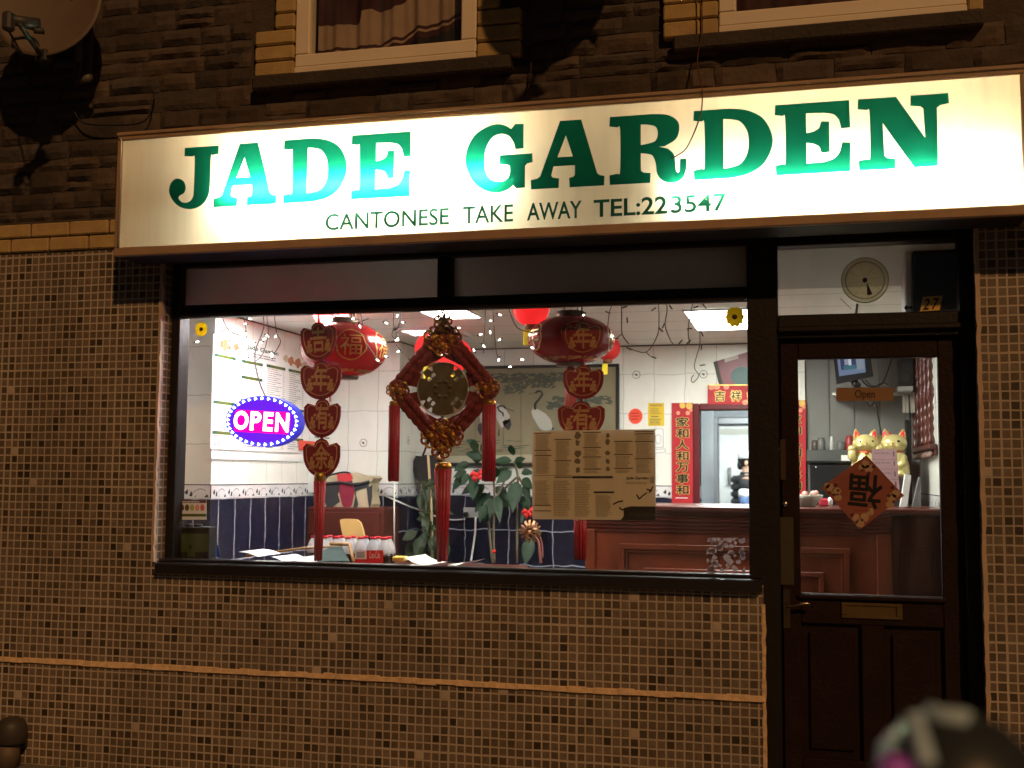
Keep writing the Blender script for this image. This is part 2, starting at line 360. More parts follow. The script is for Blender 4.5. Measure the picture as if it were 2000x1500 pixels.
# mosaic cladding
def mos(x0, x1, z0, z1, y0=0, y1=.1):
    m = MB(); m.bbox(x0, x1, y0, y1, z0, z1, .004); return m
m = MB(); m.box(-4.8, WX0-.012, 0, .19, 0, ZB0-.005); m.box(WX0-.012, WX0-.002, .012, .19, zs0, ZB0-.005)
obj('mosaic_cladding', m, mosaic, B)
zr = at(900, 1128, 0).z
m = MB(); m.box(WX0-.012, WX1-.008, .0, .1, 0, zr); obj('mosaic_cladding', m, mosaic, B)
m = MB(); m.box(WX2+.012, WX3, 0, .19, 0, ZB0); m.box(WX2+.002, WX2+.012, .014, .19, 0, ZB0); obj('mosaic_cladding', m, mosaic, B)
# pale corner trims with chipped edges
rg = random.Random(3)
def strip(x, z0, z1, wd, y=-.004):
    m = MB(); n = int((z1-z0)/.035); pts = []
    L_ = []; R_ = []
    for i in range(n+1):
        z = z0 + (z1-z0)*i/n; j = rg.uniform(-.0025, .0025); L_.append(Vector((x+j, y, z))); R_.append(Vector((x+wd+rg.uniform(-.003, .003), y, z)))
    for i in range(n):
        a, b_, c_, d_ = L_[i], R_[i], R_[i+1], L_[i+1]; e = Vector((0, .02, 0))
        m.add([a, b_, c_, d_, a+e, b_+e, c_+e, d_+e], [(0, 1, 2, 3), (0, 3, 7, 4), (1, 5, 6, 2)])
    return m
zt = at(318, 1098, 0).z
obj('corner_trim', strip(WX0-.013, zt, ZB0, .013), trim, B)
obj('corner_trim', strip(WX1-.014, 0, zs0, .016), mortar_y, B)
obj('corner_trim', strip(WX2-.002, 0, ZB0-.05, .017), trim, B)
# pale mortar ridge along the foot of the wall
m = MB(); zl = at(700, 1320, 0).z; x = -4.8
zl0, zl1 = at(0, 1287, 0).z, at(1490, 1366, 0).z
while x < WX1-.01:
    l = min(rg.uniform(.03, .12), WX1-.005-x); h = rg.uniform(.012, .017); zz = zl0 + (zl1-zl0)*(x+3.75)/3.6 + rg.uniform(-.002, .002)
    y = rg.uniform(.010, .015)
    m.add([(x, .002, zz-h), (x+l, .002, zz-h), (x+l, -y, zz-h*.6), (x, -y, zz-h*.6), (x, -y*.7, zz+h*.6), (x+l, -y*.7, zz+h*.6), (x+l, .002, zz+h), (x, .002, zz+h)], [(0, 1, 2, 3), (3, 2, 5, 4), (4, 5, 6, 7), (0, 3, 4, 7), (1, 6, 5, 2)])
    x += l
obj('mortar_ridge', m, mortar_y, B)
# yellow brick band, two courses
m = MB(); bh = (ZB1-ZB0)/2
for c in range(2):
    x = -4.9 + c*.11
    while x < -3.0:
        m.bbox(x+.004, min(x+.216, -2.98), -.012+rg.uniform(0, .005), .09, ZB0+c*bh+.005, ZB0+(c+1)*bh-.003, .006); x += .22
m.box(-4.9, -2.95, .004, .095, ZB0-.004, ZB1+.01, 1)
obj('brick_band', m, [brick_y, mortar], B)
# upper windows (position of the openings)
win = []
for (pl, pr_, pb, cx) in (((576, 143), (930, 118), 0, 0), ((1404, 70), (1888, 21), 0, 1)):
    a, b_ = at(*pl, -.02), at(*pr_, -.02); win.append((a.x, b_.x, (a.z+b_.z)/2))
holes = []
for i, (a, b_, z) in enumerate(win): holes.append((a-.24, b_+.24, z-.005, 9))
# rubble stone facing: real blocks in rough courses
m = MB(); z = ZB1+.006; z0w = min(k[2] for k in win)+.02; m.box(-4.9, WX3, .012, .3, ZB1-.02, z0w, 1)
for xa, xb in ((-4.9, win[0][0]+.01), (win[0][1]-.01, win[1][0]+.01), (win[1][1]-.01, WX3)): m.box(xa, xb, .012, .3, z0w, WZ, 1)
def block(x0, x1, z0, z1):
    nx, nz = max(3, int((x1-x0)/.028)), max(3, int((z1-z0)/.022)); dep = rg.uniform(.0, .012); sd = rg.uniform(0, 99)
    vs = []; fs = []; tilt = rg.uniform(-.012, .012)
    for j in range(nz+1):
        for i in range(nx+1):
            u, v = i/nx, j/nz; ed = min(u, 1-u)*nx; ev = min(v, 1-v)*nz; e = min(ed, ev, 1)
            p = Vector((x0+(x1-x0)*u, 0, z0+(z1-z0)*v))
            n_ = noise.fractal(Vector((p.x*7+sd, p.z*13, sd)), .9, 2.1, 4)
            n3 = noise.noise(Vector((p.x*9+sd, p.z*34, sd*.7)))
            jx = noise.noise(Vector((p.z*15, sd, 1)))*.008*(ed < .5); jz = noise.noise(Vector((p.x*11, sd, 5)))*.008*(ev < .5)
            vs.append((p.x+jx, .008 - e*(dep + .006 + n_*.01 + max(0, n3)*.008 + tilt*(v-.5)*.9), p.z+jz))
    for j in range(nz):
        for i in range(nx): k = j*(nx+1)+i; fs.append((k, k+1, k+nx+2, k+nx+1))
    m.add(vs, fs, rg.choice((0, 0, 2, 3, 4)), False)
while z < WZ-.05:
    h = rg.choice((.06, .075, .085, .1, .11)); x = -4.9 + rg.uniform(0, .2)
    if z > 3.17-.02 and z < 3.2: h = .09
    while x < WX3:
        l = rg.uniform(.12, .36)
        subs = [(z, z+h)] if h < .1 or rg.random() < .7 else [(z, z+h*.45), (z+h*.45, z+h)]
        for (a, b_) in subs:
            x0, x1 = x, x+l; skip = False
            for (hx0, hx1, hz0, hz1) in holes:
                if b_ > hz0 and x1 > hx0 and x0 < hx1:
                    if x0 < hx0-.05: x1 = hx0
                    elif x1 > hx1+.05: x0 = hx1
                    else: skip = True
            if not skip and x1-x0 > .04: block(x0+.002, x1-.002, a+.002, b_-.002)
        x += l
    z += h
obj('stone_wall', m, [stone, mortar, M('stone_brown', (.105, .077, .057), .9, var=.45, scale=6, bump=.6, bscale=38), M('stone_grey', (.075, .064, .056), .9, var=.45, scale=6, bump=.6, bscale=38), M('stone_sooty', (.058, .045, .036), .9, var=.5, scale=5, bump=.6, bscale=38)], B)
# quoins, sills, windows
for i, (a, b_, z) in enumerate(win):
    bh_ = .0755
    for side in (0, 1):
        q = MB(); k = 0; zz = z-.004
        while zz < WZ:
            lng = (k//3) % 2 == 0
            ln = .205 if lng else .105
            if i == 1 and side == 1: ln *= .3
            if i == 1 and side == 0: ln = .235 if lng or k < 6 else .12
            y = -.03 - rg.uniform(0, .004); x0, x1 = (a-ln, a-.003) if side == 0 else (b_+.003, b_+ln)
            if i == 1 and side == 0 and ln > .2:
                q.bbox(x0, x0+.155, y, .05, zz+.004, zz+bh_-.003, .006); q.bbox(x0+.163, x1, y, .05, zz+.004, zz+bh_-.003, .006)
            else: q.bbox(x0, x1, y, .05, zz+.004, zz+bh_-.003, .008)
            zz += bh_; k += 1
        obj('brick_quoins', q, brick_y, B)
    s = MB(); s.bbox(a-(.2 if i == 0 else .19), b_+(.17 if i == 0 else .06), -.062, .02, z-.07, z-.004, .008); obj('stone_sill', s, sillstone, B)
    f = MB(); fw = .072; pb = .062
    f.bbox(a, b_, -.035, .05, z, z+.03, .004); f.bbox(a, b_, -.026, .05, z+.031, z+.03+pb, .006)
    f.bbox(a, a+fw, -.026, .05, z+.03+pb, WZ, .006); f.bbox(b_-fw, b_, -.026, .05, z+.03+pb, WZ, .006)
    wn = obj('upper_window', f, upvc, B)
    p = MB(); p.box(a+fw-.01, b_-fw+.01, .0, .006, z+.08, WZ); obj('pane', p, pane, wn)
    # inner liner (dark room)
    r = MB(); r.box(a-.2, b_+.2, .9, .95, z-.3, WZ); r.box(a-.25, a-.2, .3, .95, z-.3, WZ); r.box(b_+.2, b_+.25, .3, .95, z-.3, WZ); r.box(a-.25, b_+.25, .3, .95, z-.35, z-.3)
    obj('room_lining', r, M('dark_room', (.03, .02, .016), .9), B)
    cu = MB(); n = 70; x0, x1 = a+fw-.005, b_-fw+.005; z0 = z+.125; rows = []
    cu_off = 0 if i == 0 else 3
    for kx in range(n+1):
        u = kx/n; x = x0+(x1-x0)*u; y = .085 + .012*math.sin(u*34+cu_off) + .006*math.sin(u*81) ; rows.append((x, y, u))
    def band(zf0, zf1, mi, o=0):
        vs = []; fs = []
        for (x, y, u) in rows: vs += [(x, y-o, zf0(u)), (x, y-o, zf1(u))]
        for kx in range(n): fs.append((2*kx, 2*kx+2, 2*kx+3, 2*kx+1))
        cu.add(vs, fs, mi, True)
    wv = lambda u: .014*math.sin(u*19+1.3)+.012*math.sin(u*41)
    hem = lambda u: z0 - .03 + (max(0, u-.38)*.2 + .5*wv(u)*(u > .38))
    if i == 0:
        top = lambda u: z0 + (.14 + .3*wv(u) if u < .3 else .19 + .4*wv(u) + max(0, u-.5)*.5)
        band(lambda u: z0-.08, hem, 2); band(hem, lambda u: hem(u)+.028, 1); band(lambda u: hem(u)+.028, lambda u: hem(u)+.04, 0)
        band(lambda u: hem(u)+.04, lambda u: hem(u)+.056, 1); band(lambda u: hem(u)+.056, top, 0); band(top, lambda u: WZ, 1)
        lab = 'cream curtain with dark red top and striped hem behind the left upstairs window'
    else:
        band(lambda u: z0-.08, lambda u: WZ, 3); lab = 'plain dark red curtain drawn behind the right upstairs window'
    tag(obj('curtain', cu, [M('cream_curtain', (.42, .31, .24), .9, var=.2), M('wine_curtain', (.055, .016, .018), .9), M('dark_gap', (.01, .008, .008), .9), M('brown_curtain', (.07, .022, .016), .9, var=.4, scale=3)]), lab, 'curtain')

# ------------------------------------------------------------------ shop window and door joinery (part of the building)
YF0, YF1, YG = .085, .18, .13
gx0, gx1 = at(361, 617, YG).x, at(1460, 590, YG).x
zg0, zg1 = at(700, 1105, YG).z, at(900, 603, YG).z      # big pane bottom/top
zt0, zt1 = at(700, 588, YG).z, at(700, 512, YG).z       # transom panes
xm0, xm1 = at(859, 550, YG).x, at(887, 550, YG).x
xd0, xd1 = at(1520, 640, YG).x, at(1871, 600, YG).x
xr = at(1897, 600, YG).x
f = MB()
f.bbox(WX0+.003, gx0, YF0, YF1, zr-.05, DH, .004)                       # left jamb
f.bbox(gx1, xd0, YF0-.012, YF1, 0, DH, .005)                            # middle post
f.bbox(gx0, gx1, YF0, YF1, zg1, zt0, .005)                              # transom rail
f.bbox(gx0, gx1, YF0, YF1, zt1, DH, .005)                               # head
f.bbox(xm0, xm1, YF0+.004, YF1, zt0, zt1, .004)                         # transom mullion
f.bbox(gx0, gx1, YF0, YF1, zr-.05, zg0, .005)                           # bottom rail
f.bbox(gx0+.012, gx1-.012, YF0-.02, YF0, zg1-.012, zg1+.012, .003)        # drip mould
shop_win = obj('shop_window', f, darkwood, B)
s = MB()
za, zb = at(400, 1103, -.055).z, at(400, 1128, -.055).z
s.bbox(at(296, 1110, -.055).x, at(1488, 1150, -.055).x, -.038, .1, za-.052, za, .006)
s.bbox(gx0-.05, gx1+.06, .045, .12, za+.001, za+.014, .005)
obj('sill', s, M('varnished_sill', (.012, .009, .008), .3, var=.3, scale=12, spec=1, coat=.6), shop_win)
p = MB(); p.box(gx0-.004, gx1+.004, YG, YG+.006, zg0-.004, zg1+.004); obj('pane', p, pane, shop_win)
tp = M('grey_painted_pane', (.4, .38, .36), .35, var=.15, scale=2, trans=.6)
for a, b_ in ((gx0, xm0), (xm1, gx1)):
    p = MB(); p.box(a-.003, b_+.003, YG, YG+.006, zt0-.003, zt1+.003); obj('transom_pane', p, tp, shop_win)
# bead
p = MB(); p.tube([(gx0+.004, YG-.004, zg1-.006), (gx1-.004, YG-.004, zg1-.006)], .004, 6); obj('glazing_bead', p, M('grey_bead', (.3, .29, .27), .4), shop_win); p = MB(); p.tube([(gx0+.006, YG-.004, zg0+.005), (gx1-.006, YG-.004, zg0+.005)], .004, 6); obj('glazing_bead', p, M('grey_bead', (.3, .29, .27), .4), shop_win)

df = MB()
zf0, zf1 = at(1690, 614, YG).z, at(1690, 478, YG).z
ztop = at(1700, 664, YG+.02).z
df.box(xd0-.01, xd0+.03, YF1-.004, YF1+.03, 0, ztop+.03); df.box(xd1-.03, xd1+.01, YF1-.004, YF1+.03, 0, ztop+.03); df.box(xd0+.03, xd1-.03, YF1-.004, YF1+.03, ztop-.02, ztop+.03)
df.bbox(xd1, xr+.02, YF0-.01, YF1, 0, DH, .005); df.bbox(xd0, xd1, YF0, YF1, ztop+.006, zf0, .005); df.bbox(xd0, xd1, YF0, YF1, zf1, DH, .005)
df.bbox(xd0-.002, xd1+.002, YF0-.025, YF0+.01, ztop+.03, ztop+.055, .006)
door_frame = obj('door_frame', df, darkwood, B)
p = MB(); p.box(xd0-.003, xd1+.003, YG, YG+.006, zf0-.003, zf1+.003); obj('fanlight_pane', p, pane, door_frame)
# step
s = MB(); s.bbox(xd0-.02, xd1+.05, -.12, .3, 0, .09, .012); obj('door_step', s, M('worn_step', (.2, .18, .16), .8, bump=.4), B)
YD0, YD1 = .115, .16
dx0, dx1 = xd0+.006, xd1-.006
hx0, hx1 = at(1561, 900, YD0).x, at(1836, 900, YD0).x
hz0, hz1 = at(1700, 1163, YD0).z, at(1700, 699, YD0).z
d = MB()
d.bbox(dx0, hx0, YD0, YD1, .095, ztop, .004); d.bbox(hx1, dx1, YD0, YD1, .095, ztop, .004)
d.bbox(hx0, hx1, YD0, YD1, hz1, ztop, .004)
zm = at(1700, 1222, YD0).z
d.bbox(hx0, hx1, YD0, YD1, zm, hz0, .004)
zb1 = at(1600, 1482, YD0).z; xmid0, xmid1 = at(1683, 1300, YD0).x, at(1728, 1300, YD0).x
d.bbox(hx0, hx1, YD0, YD1, .095, zb1, .004); d.bbox(xmid0, xmid1, YD0, YD1, zb1, zm, .004)
for a, b_ in ((hx0, xmid0), (xmid1, hx1)):
    d.box(a-.003, b_+.003, YD0+.022, YD1-.008, zb1-.003, zm+.003); d.bbox(a+.03, b_-.03, YD0+.008, YD0+.03, zb1+.035, zm-.035, .014)
d.bbox(hx0-.012, hx1+.012, YD0-.016, YD0+.002, hz0-.02, hz0-.002, .005)
door = obj('door', d, doorwood, B)
p = MB(); p.box(hx0-.004, hx1+.004, YD0+.02, YD0+.026, hz0-.004, hz1+.004); obj('pane', p, pane, door)
# furniture on the door
a, b_ = at(1643, 1176, YD0), at(1763, 1213, YD0)
p = MB(); q = Q((a.x, YD0-.008, a.z), (b_.x, YD0-.008, a.z), (b_.x, YD0-.008, b_.z+.004), (a.x, YD0-.008, b_.z+.004))
for u0, v0, u1, v1 in ((0, 0, 1, .2), (0, .8, 1, 1), (0, .2, .1, .8), (.9, .2, 1, .8)):
    P0, P1 = q(u0, v0), q(u1, v1); p.bbox(min(P0.x, P1.x), max(P0.x, P1.x), YD0-.008, YD0+.002, min(P0.z, P1.z), max(P0.z, P1.z), .003)
P0, P1 = q(.1, .2), q(.9, .8); p.box(P0.x, P1.x, YD0-.003, YD0+.001, P1.z, P0.z)
obj('letterbox', p, brass, door)
p = MB(); a, b_ = at(1529, 1150, YD0), at(1545, 1228, YD0)
p.bbox(a.x, b_.x, YD0-.006, YD0+.002, b_.z, a.z, .005)
c = at(1538, 1182, YD0-.02); p.tube([(c.x, YD0, c.z), (c.x, YD0-.045, c.z)], .009, 10); e = at(1586, 1181, YD0-.045)
p.tube([(c.x-.004, YD0-.045, c.z), (c.x+.03, YD0-.047, c.z+.004), (e.x-.02, YD0-.045, e.z+.004), (e.x, YD0-.04, e.z-.008)], [.009, .0085, .007, .006], 10)
obj('handle', p, M('handle_brass', (.35, .27, .17), .22, metal=1), door)
p = MB(); a, b_ = at(1519, 1010, YD0-.004), at(1551, 1143, YD0-.004); p.bbox(a.x, b_.x, YD0-.004, YD0+.002, b_.z, a.z, .002); obj('finger_plate', p, M('dull_plate', (.05, .047, .03), .7, metal=.1, var=.2), door)
p = MB(); c = at(1533, 985, YD0); p.lathe((c.x, YD0, c.z), [(.012, .001), (.012, -.006), (.009, -.009), (.0, -.009)], 16, axis='y'); obj('lock', p, chrome, door)
p = MB(); c = at(1527, 900, YD0); p.bbox(c.x-.006, c.x+.016, YD0-.004, YD0+.002, c.z-.08, c.z+.09, .003); obj('bolt_plate', p, M('brown_metal', (.05, .03, .025), .5), door)

# ------------------------------------------------------------------ interior shell
wp = MB(); wp.box(XL-.1, XL, PY+.06, Y1, ZD+.078, ZC); wp.box(PX, XL-.0, PY, PY+.06, ZD+.078, ZC); wp.box(PX-.05, PX, .15, PY+.06, 0, ZC)
wp.box(XL-.1, XC, Y1, Y1+.06, ZD+.078, ZC); wp.box(XC-.06, XC, Y1+.06, Y2+.08, ZD+.078, ZC)
kx0, kx1 = at(1367, 900, Y2).x, at(1562, 900, Y2).x; kz = at(1400, 801, Y2).z
gx = at(1574, 900, Y2).x
wp.box(XC, kx0, Y2, Y2+.1, ZD+.078, ZC); wp.box(kx0, kx1, Y2, Y2+.1, kz, ZC); wp.box(kx1, gx, Y2, Y2+.1, 0, ZC)
wp.box(XR, XR+.08, .19, Y2+.1, ZD+.078-.03, ZC)
obj('tiled_wall', wp, white_tile, B)
dp = MB(); dp.box(XL-.1, XL, PY+.06, Y1, 0, ZD); dp.box(PX, XL, PY, PY+.06, 0, ZD); obj('dado_tiles', dp, blue_tile_a, B)
dp = MB(); dp.box(XR, XR+.08, .19, Y2+.1, 0, ZD-.03); obj('dado_tiles', dp, blue_tile_a, B)
dp = MB(); dp.box(XL-.1, XC, Y1, Y1+.06, 0, ZD); dp.box(XC-.06, XC, Y1+.06, Y2+.08, 0, ZD); dp.box(XC, kx0, Y2, Y2+.1, 0, ZD); obj('dado_tiles', dp, blue_tile_b, B)
# patterned border course
def border(P0, P1, n_, z0=ZD, h=.078):
    bd = MB(); P0, P1 = Vector(P0), Vector(P1); L_ = (P1-P0).length; nn = Vector(n_); t = (P1-P0).normalized()
    o = nn*.004; up = Vector((0, 0, 1))
    a = P0+o; b_ = P1+o
    bd.add([a+up*z0, b_+up*z0, b_+up*(z0+h), a+up*(z0+h), a-nn*.02+up*(z0+h), b_-nn*.02+up*(z0+h), a-nn*.02+up*z0, b_-nn*.02+up*z0], [(0, 1, 2, 3), (3, 2, 5, 4), (0, 6, 7, 1)], 0)
    o2 = nn*.006
    def R_(s0, s1, h0, h1, mi=1): bd.add([P0+o2+t*s0+up*(z0+h0), P0+o2+t*s1+up*(z0+h0), P0+o2+t*s1+up*(z0+h1), P0+o2+t*s0+up*(z0+h1)], [(0, 1, 2, 3)], mi)
    R_(0, L_, h-.006, h-.001); R_(0, L_, .003, .005, 2)
    s = .01; p = .16
    while s+p*.9 < L_:
        W = lambda u, v: P0+o2+t*(s+u*p)+up*(z0+.006+v*.05)
        for tri in (((.02, .55), (.14, .95), (.16, .55), (.12, .3)), ((.2, .2), (.26, .75), (.32, .45), (.3, .15)), ((.74, .1), (.9, .1), (.84, .42)), ((.4, .1), (.46, .35), (.44, .08))):
            bd.add([W(*k) for k in tri], [tuple(range(len(tri)))], 1)
        for i in range(7):
            a0, a1 = i/7, (i+1)/7; f = lambda k: (.3+.5*k, .4+.5*math.sin(k*2.6))
            x0, y0_ = f(a0); x1, y1_ = f(a1); bd.add([W(x0, y0_), W(x1, y1_), W(x1, y1_+.1), W(x0, y0_+.1)], [(0, 1, 2, 3)], 2)
        s += p
    obj('border_tiles', bd, [M('border_white', (.72, .72, .72), .35), M('border_dark', (.04, .04, .05), .5), M('border_grey', (.3, .3, .33), .5)], B)
border((XL, PY, 0), (XL, Y1, 0), (1, 0, 0)); border((PX, PY, 0), (XL, PY, 0), (0, -1, 0)); border((XL, Y1, 0), (XC, Y1, 0), (0, -1, 0)); border((XC, Y1, 0), (XC, Y2, 0), (1, 0, 0))
border((XC, Y2, 0), (kx0-.05, Y2, 0), (0, -1, 0)); border((XR, Y2, 0), (XR, .3, 0), (-1, 0, 0), ZD-.03)
# small motif tiles
for (px, py, y) in ((710, 865, Y1), (1243, 732, Y2), (1374, 731, Y2), (797, 860, None)):
    mo = MB(); c = at(px, py, y) if y else at(px, py, X=XC)
    e1 = Vector((1, 0, 0)) if y else Vector((0, 1, 0)); nn = Vector((0, -1, 0)) if y else Vector((1, 0, 0)); e2 = Vector((0, 0, 1)); c = c+nn*.002; rr_ = .026
    n = 24
    vs = []
    for k in range(n):
        a = 2*math.pi*k/n; dv = e1*math.cos(a)+e2*math.sin(a); vs += [c+dv*rr_, c+dv*(rr_-.0035)]
    mo.add(vs, [(2*k, (2*k+2) % (2*n), (2*k+3) % (2*n), 2*k+1) for k in range(n)], 0)
    mo.add([c+nn*.001+e1*(x*.01)+e2*(z*.01) for x, z in ((-1.2, .3), (-.4, .9), (.3, .2), (.8, 1), (.6, -1.1), (-.2, -.6))], [tuple(range(6))], 0)
    obj('motif_tile', mo, M('motif_ink', (.08, .08, .07), .5), B)
# ceiling of boards
cm = bpy.data.materials.new('ceiling_boards'); cm.use_nodes = True; nt = cm.node_tree; N = nt.nodes; L = nt.links
tc = N.new('ShaderNodeTexCoord'); sx = N.new('ShaderNodeSeparateXYZ'); L.new(tc.outputs['Object'], sx.inputs[0])
def mth(op, a, b=None):
    n = N.new('ShaderNodeMath'); n.operation = op
    for i, x in enumerate((a, b)):
        if x is None: continue
        if isinstance(x, (int, float)): n.inputs[i].default_value = x
        else: L.new(x, n.inputs[i])
    return n.outputs[0]
yb = at(1400, 625, Z=ZC).y
fr = mth('FRACT', mth('DIVIDE', mth('ADD', sx.outputs[1], 40*.4-yb), .4)); lm = mth('LESS_THAN', fr, .028)
mx = N.new('ShaderNodeMix'); mx.data_type = 'RGBA'; L.new(lm, mx.inputs[0]); mx.inputs[6].default_value = (.78, .77, .68, 1); mx.inputs[7].default_value = (.34, .33, .28, 1)
L.new(mx.outputs[2], N['Principled BSDF'].inputs['Base Color']); N['Principled BSDF'].inputs['Roughness'].default_value = .5
c_ = MB(); xa, xb = PX-.1, XR+.1; pf = [(Y2+.1, ZC), (.46, ZC), (.185, ZC+.19), (.185, ZC+.24), (.46, ZC+.05), (Y2+.1, ZC+.05)]; c_.add([(x, y, z) for x in (xa, xb) for y, z in pf], [(i, (i+1) % 6, 6+(i+1) % 6, 6+i) for i in range(6)]); tag(obj('ceiling', c_, cm), kind='structure')
# coving line
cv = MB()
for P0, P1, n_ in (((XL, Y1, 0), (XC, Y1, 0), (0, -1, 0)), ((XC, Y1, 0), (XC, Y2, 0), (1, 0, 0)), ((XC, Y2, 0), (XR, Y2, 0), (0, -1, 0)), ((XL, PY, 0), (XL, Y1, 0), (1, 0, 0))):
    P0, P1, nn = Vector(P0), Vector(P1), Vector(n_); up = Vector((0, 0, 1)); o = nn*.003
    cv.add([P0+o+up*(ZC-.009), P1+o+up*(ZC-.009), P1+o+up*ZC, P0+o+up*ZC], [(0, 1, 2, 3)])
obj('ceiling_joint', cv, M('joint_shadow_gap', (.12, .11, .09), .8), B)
# grey boarded wall behind the counter
gw = MB(); x = gx
while x < XR:
    gw.bbox(x, min(x+.146, XR), Y2+.03, Y2+.06, 0, ZC, .003); x += .149
gw.box(gx, XR, Y2+.058, Y2+.1, 0, ZC)
obj('boarded_wall', gw, M('grey_board', (.2, .205, .19), .6, var=.12, scale=3), B)
# doorway architrave
da = MB(); wd = kx0 - at(1354, 900, Y2).x
da.bbox(kx0-wd, kx0, Y2-.025, Y2+.1, 0, kz+wd, .006); da.bbox(kx0, kx1, Y2-.025, Y2+.1, kz, kz+wd, .006)
obj('doorway_frame', da, M('wine_gloss_paint', (.12, .015, .02), .3, var=.2), B)
# kitchen beyond the doorway
KY = 8.8
kk = MB(); kxl = at(1397, 900, KY).x
kk.box(-1.6, 1.8, KY, KY+.1, 0, 2.6); kk.box(-1.7, -1.6, Y2+.12, KY, 0, 2.6); kk.box(1.8, 1.9, Y2+.12, KY, 0, 2.6); kk.box(-1.7, 1.9, Y2+.12, KY, 2.55, 2.65)
obj('kitchen_shell', kk, M('kitchen_grey', (.42, .45, .48), .5, var=.1, scale=1.5), B)
# ------------------------------------------------------------------ illuminated fascia sign
YS = -.22
a = at(237, 264, YS); b_ = at(1999.5, 131, YS); SX0, SX1 = -3.066, .832; SZ1 = 2.948
SZ0 = at(1100, 462, YS).z - .0
S = thing('fascia_sign', (-1.1, -.1, SZ0), 'long white backlit sign box with green slab lettering over the shop window', 'sign')
tz = at(1100, 212, YS).z; bz = at(1100, 443, YS).z
fr_ = MB()
fr_.bbox(SX0, SX1, YS-.014, 0.0, tz, SZ1, .004); fr_.bbox(SX0, SX1, YS-.022, YS+.03, SZ1-.012, SZ1+.004, .003)
fr_.bbox(SX0, SX1, YS-.014, YS+.012, SZ0, bz, .004); fr_.box(SX0+.002, SX1, YS+.012, 0.0, SZ0+.003, SZ0+.012, 2)
fr_.bbox(SX0, SX0+.022, YS-.014, 0.0, bz, tz, .004); fr_.bbox(SX1-.016, SX1, YS-.014, 0.0, bz, tz, .004)
fr_.box(SX0+.02, SX1-.01, -.02, -.005, bz, tz, 1)
fr_.box(SX0+.022, SX1-.016, YS+.004, -.02, bz-.002, bz+.001, 1)
fr_.bbox(SX1+.003, SX1+.7, YS-.014, 0, SZ0, bz, .004); fr_.bbox(SX1+.003, SX1+.7, YS-.014, 0, tz, SZ1, .004); fr_.bbox(SX1+.003, SX1+.02, YS-.014, 0, bz, tz, .004); fr_.box(SX1+.02, SX1+.69, YS, -.01, bz, tz, 1)
obj('frame', fr_, [alu, M('box_lining', (.05, .05, .05), .8), M('soffit_dark', (.03, .026, .026), .6)], S)
lip = MB(); lip.tube([(SX0+.024, YS-.016, bz), (SX0+.024, YS-.016, tz-.004), (SX0+.012, YS-.016, tz+.012), (SX0-.004, YS-.004, tz+.02)], .005, 8); obj('end_trim', lip, M('bright_alloy', (.5, .47, .42), .35, metal=.5), S)
pn = MB(); nxp = 60
pn.add([(SX0+.02 + (SX1-.015-SX0-.02)*i/nxp, YS - .004*math.sin(math.pi*i/nxp*3), z_) for i in range(nxp+1) for z_ in (bz-.003, tz+.003)], [(2*i, 2*i+2, 2*i+3, 2*i+1) for i in range(nxp)], 0, True)
_nt = panelm.node_tree; _N = _nt.nodes; _b = _N['Principled BSDF']; _src = _b.inputs['Base Color'].links[0].from_socket      # rain streaks and grime on the acrylic
_tc = _N.new('ShaderNodeTexCoord'); _mp = _N.new('ShaderNodeMapping'); _mp.inputs['Scale'].default_value = (9, 1, .8); _nz = _N.new('ShaderNodeTexNoise'); _nz.inputs['Scale'].default_value = 3; _nz.inputs['Detail'].default_value = 8
_nt.links.new(_tc.outputs['Object'], _mp.inputs[0]); _nt.links.new(_mp.outputs[0], _nz.inputs['Vector'])
_mr = _N.new('ShaderNodeMapRange'); _mr.inputs[1].default_value = .42; _mr.inputs[2].default_value = .8; _mr.inputs[3].default_value = 0; _mr.inputs[4].default_value = .22; _nt.links.new(_nz.outputs[0], _mr.inputs[0])
_mx = _N.new('ShaderNodeMix'); _mx.data_type = 'RGBA'; _nt.links.new(_mr.outputs[0], _mx.inputs[0]); _nt.links.new(_src, _mx.inputs[6]); _mx.inputs[7].default_value = (.36, .29, .2, 1)
_nt.links.new(_mx.outputs[2], _b.inputs['Base Color']); _nt.links.new(_mx.outputs[2], [n for n in _N if n.type == 'BSDF_TRANSLUCENT'][0].inputs[0])
panel_o = obj('panel', pn, panelm, S)
# tubes: one long behind JADE G, one low behind the right half
t1a, t1b = at(462, 350, YS+.1).x, at(985, 330, YS+.1).x
tb = MB(); tb.tube([(t1a, YS+.028, bz+.235), (t1b, YS+.028, bz+.235)], .008, 10); obj('tube_lamp', tb, emis('tube_bright', (1, .98, .92), 1450), S)
t2a, t2b = at(1315, 370, YS+.05).x, SX1-.03
tb = MB(); tb.tube([(t2a, YS+.021, bz+.125), (t2b, YS+.021, bz+.125)], .008, 10); obj('tube_lamp', tb, emis('tube_low', (1, .98, .92), 800), S)
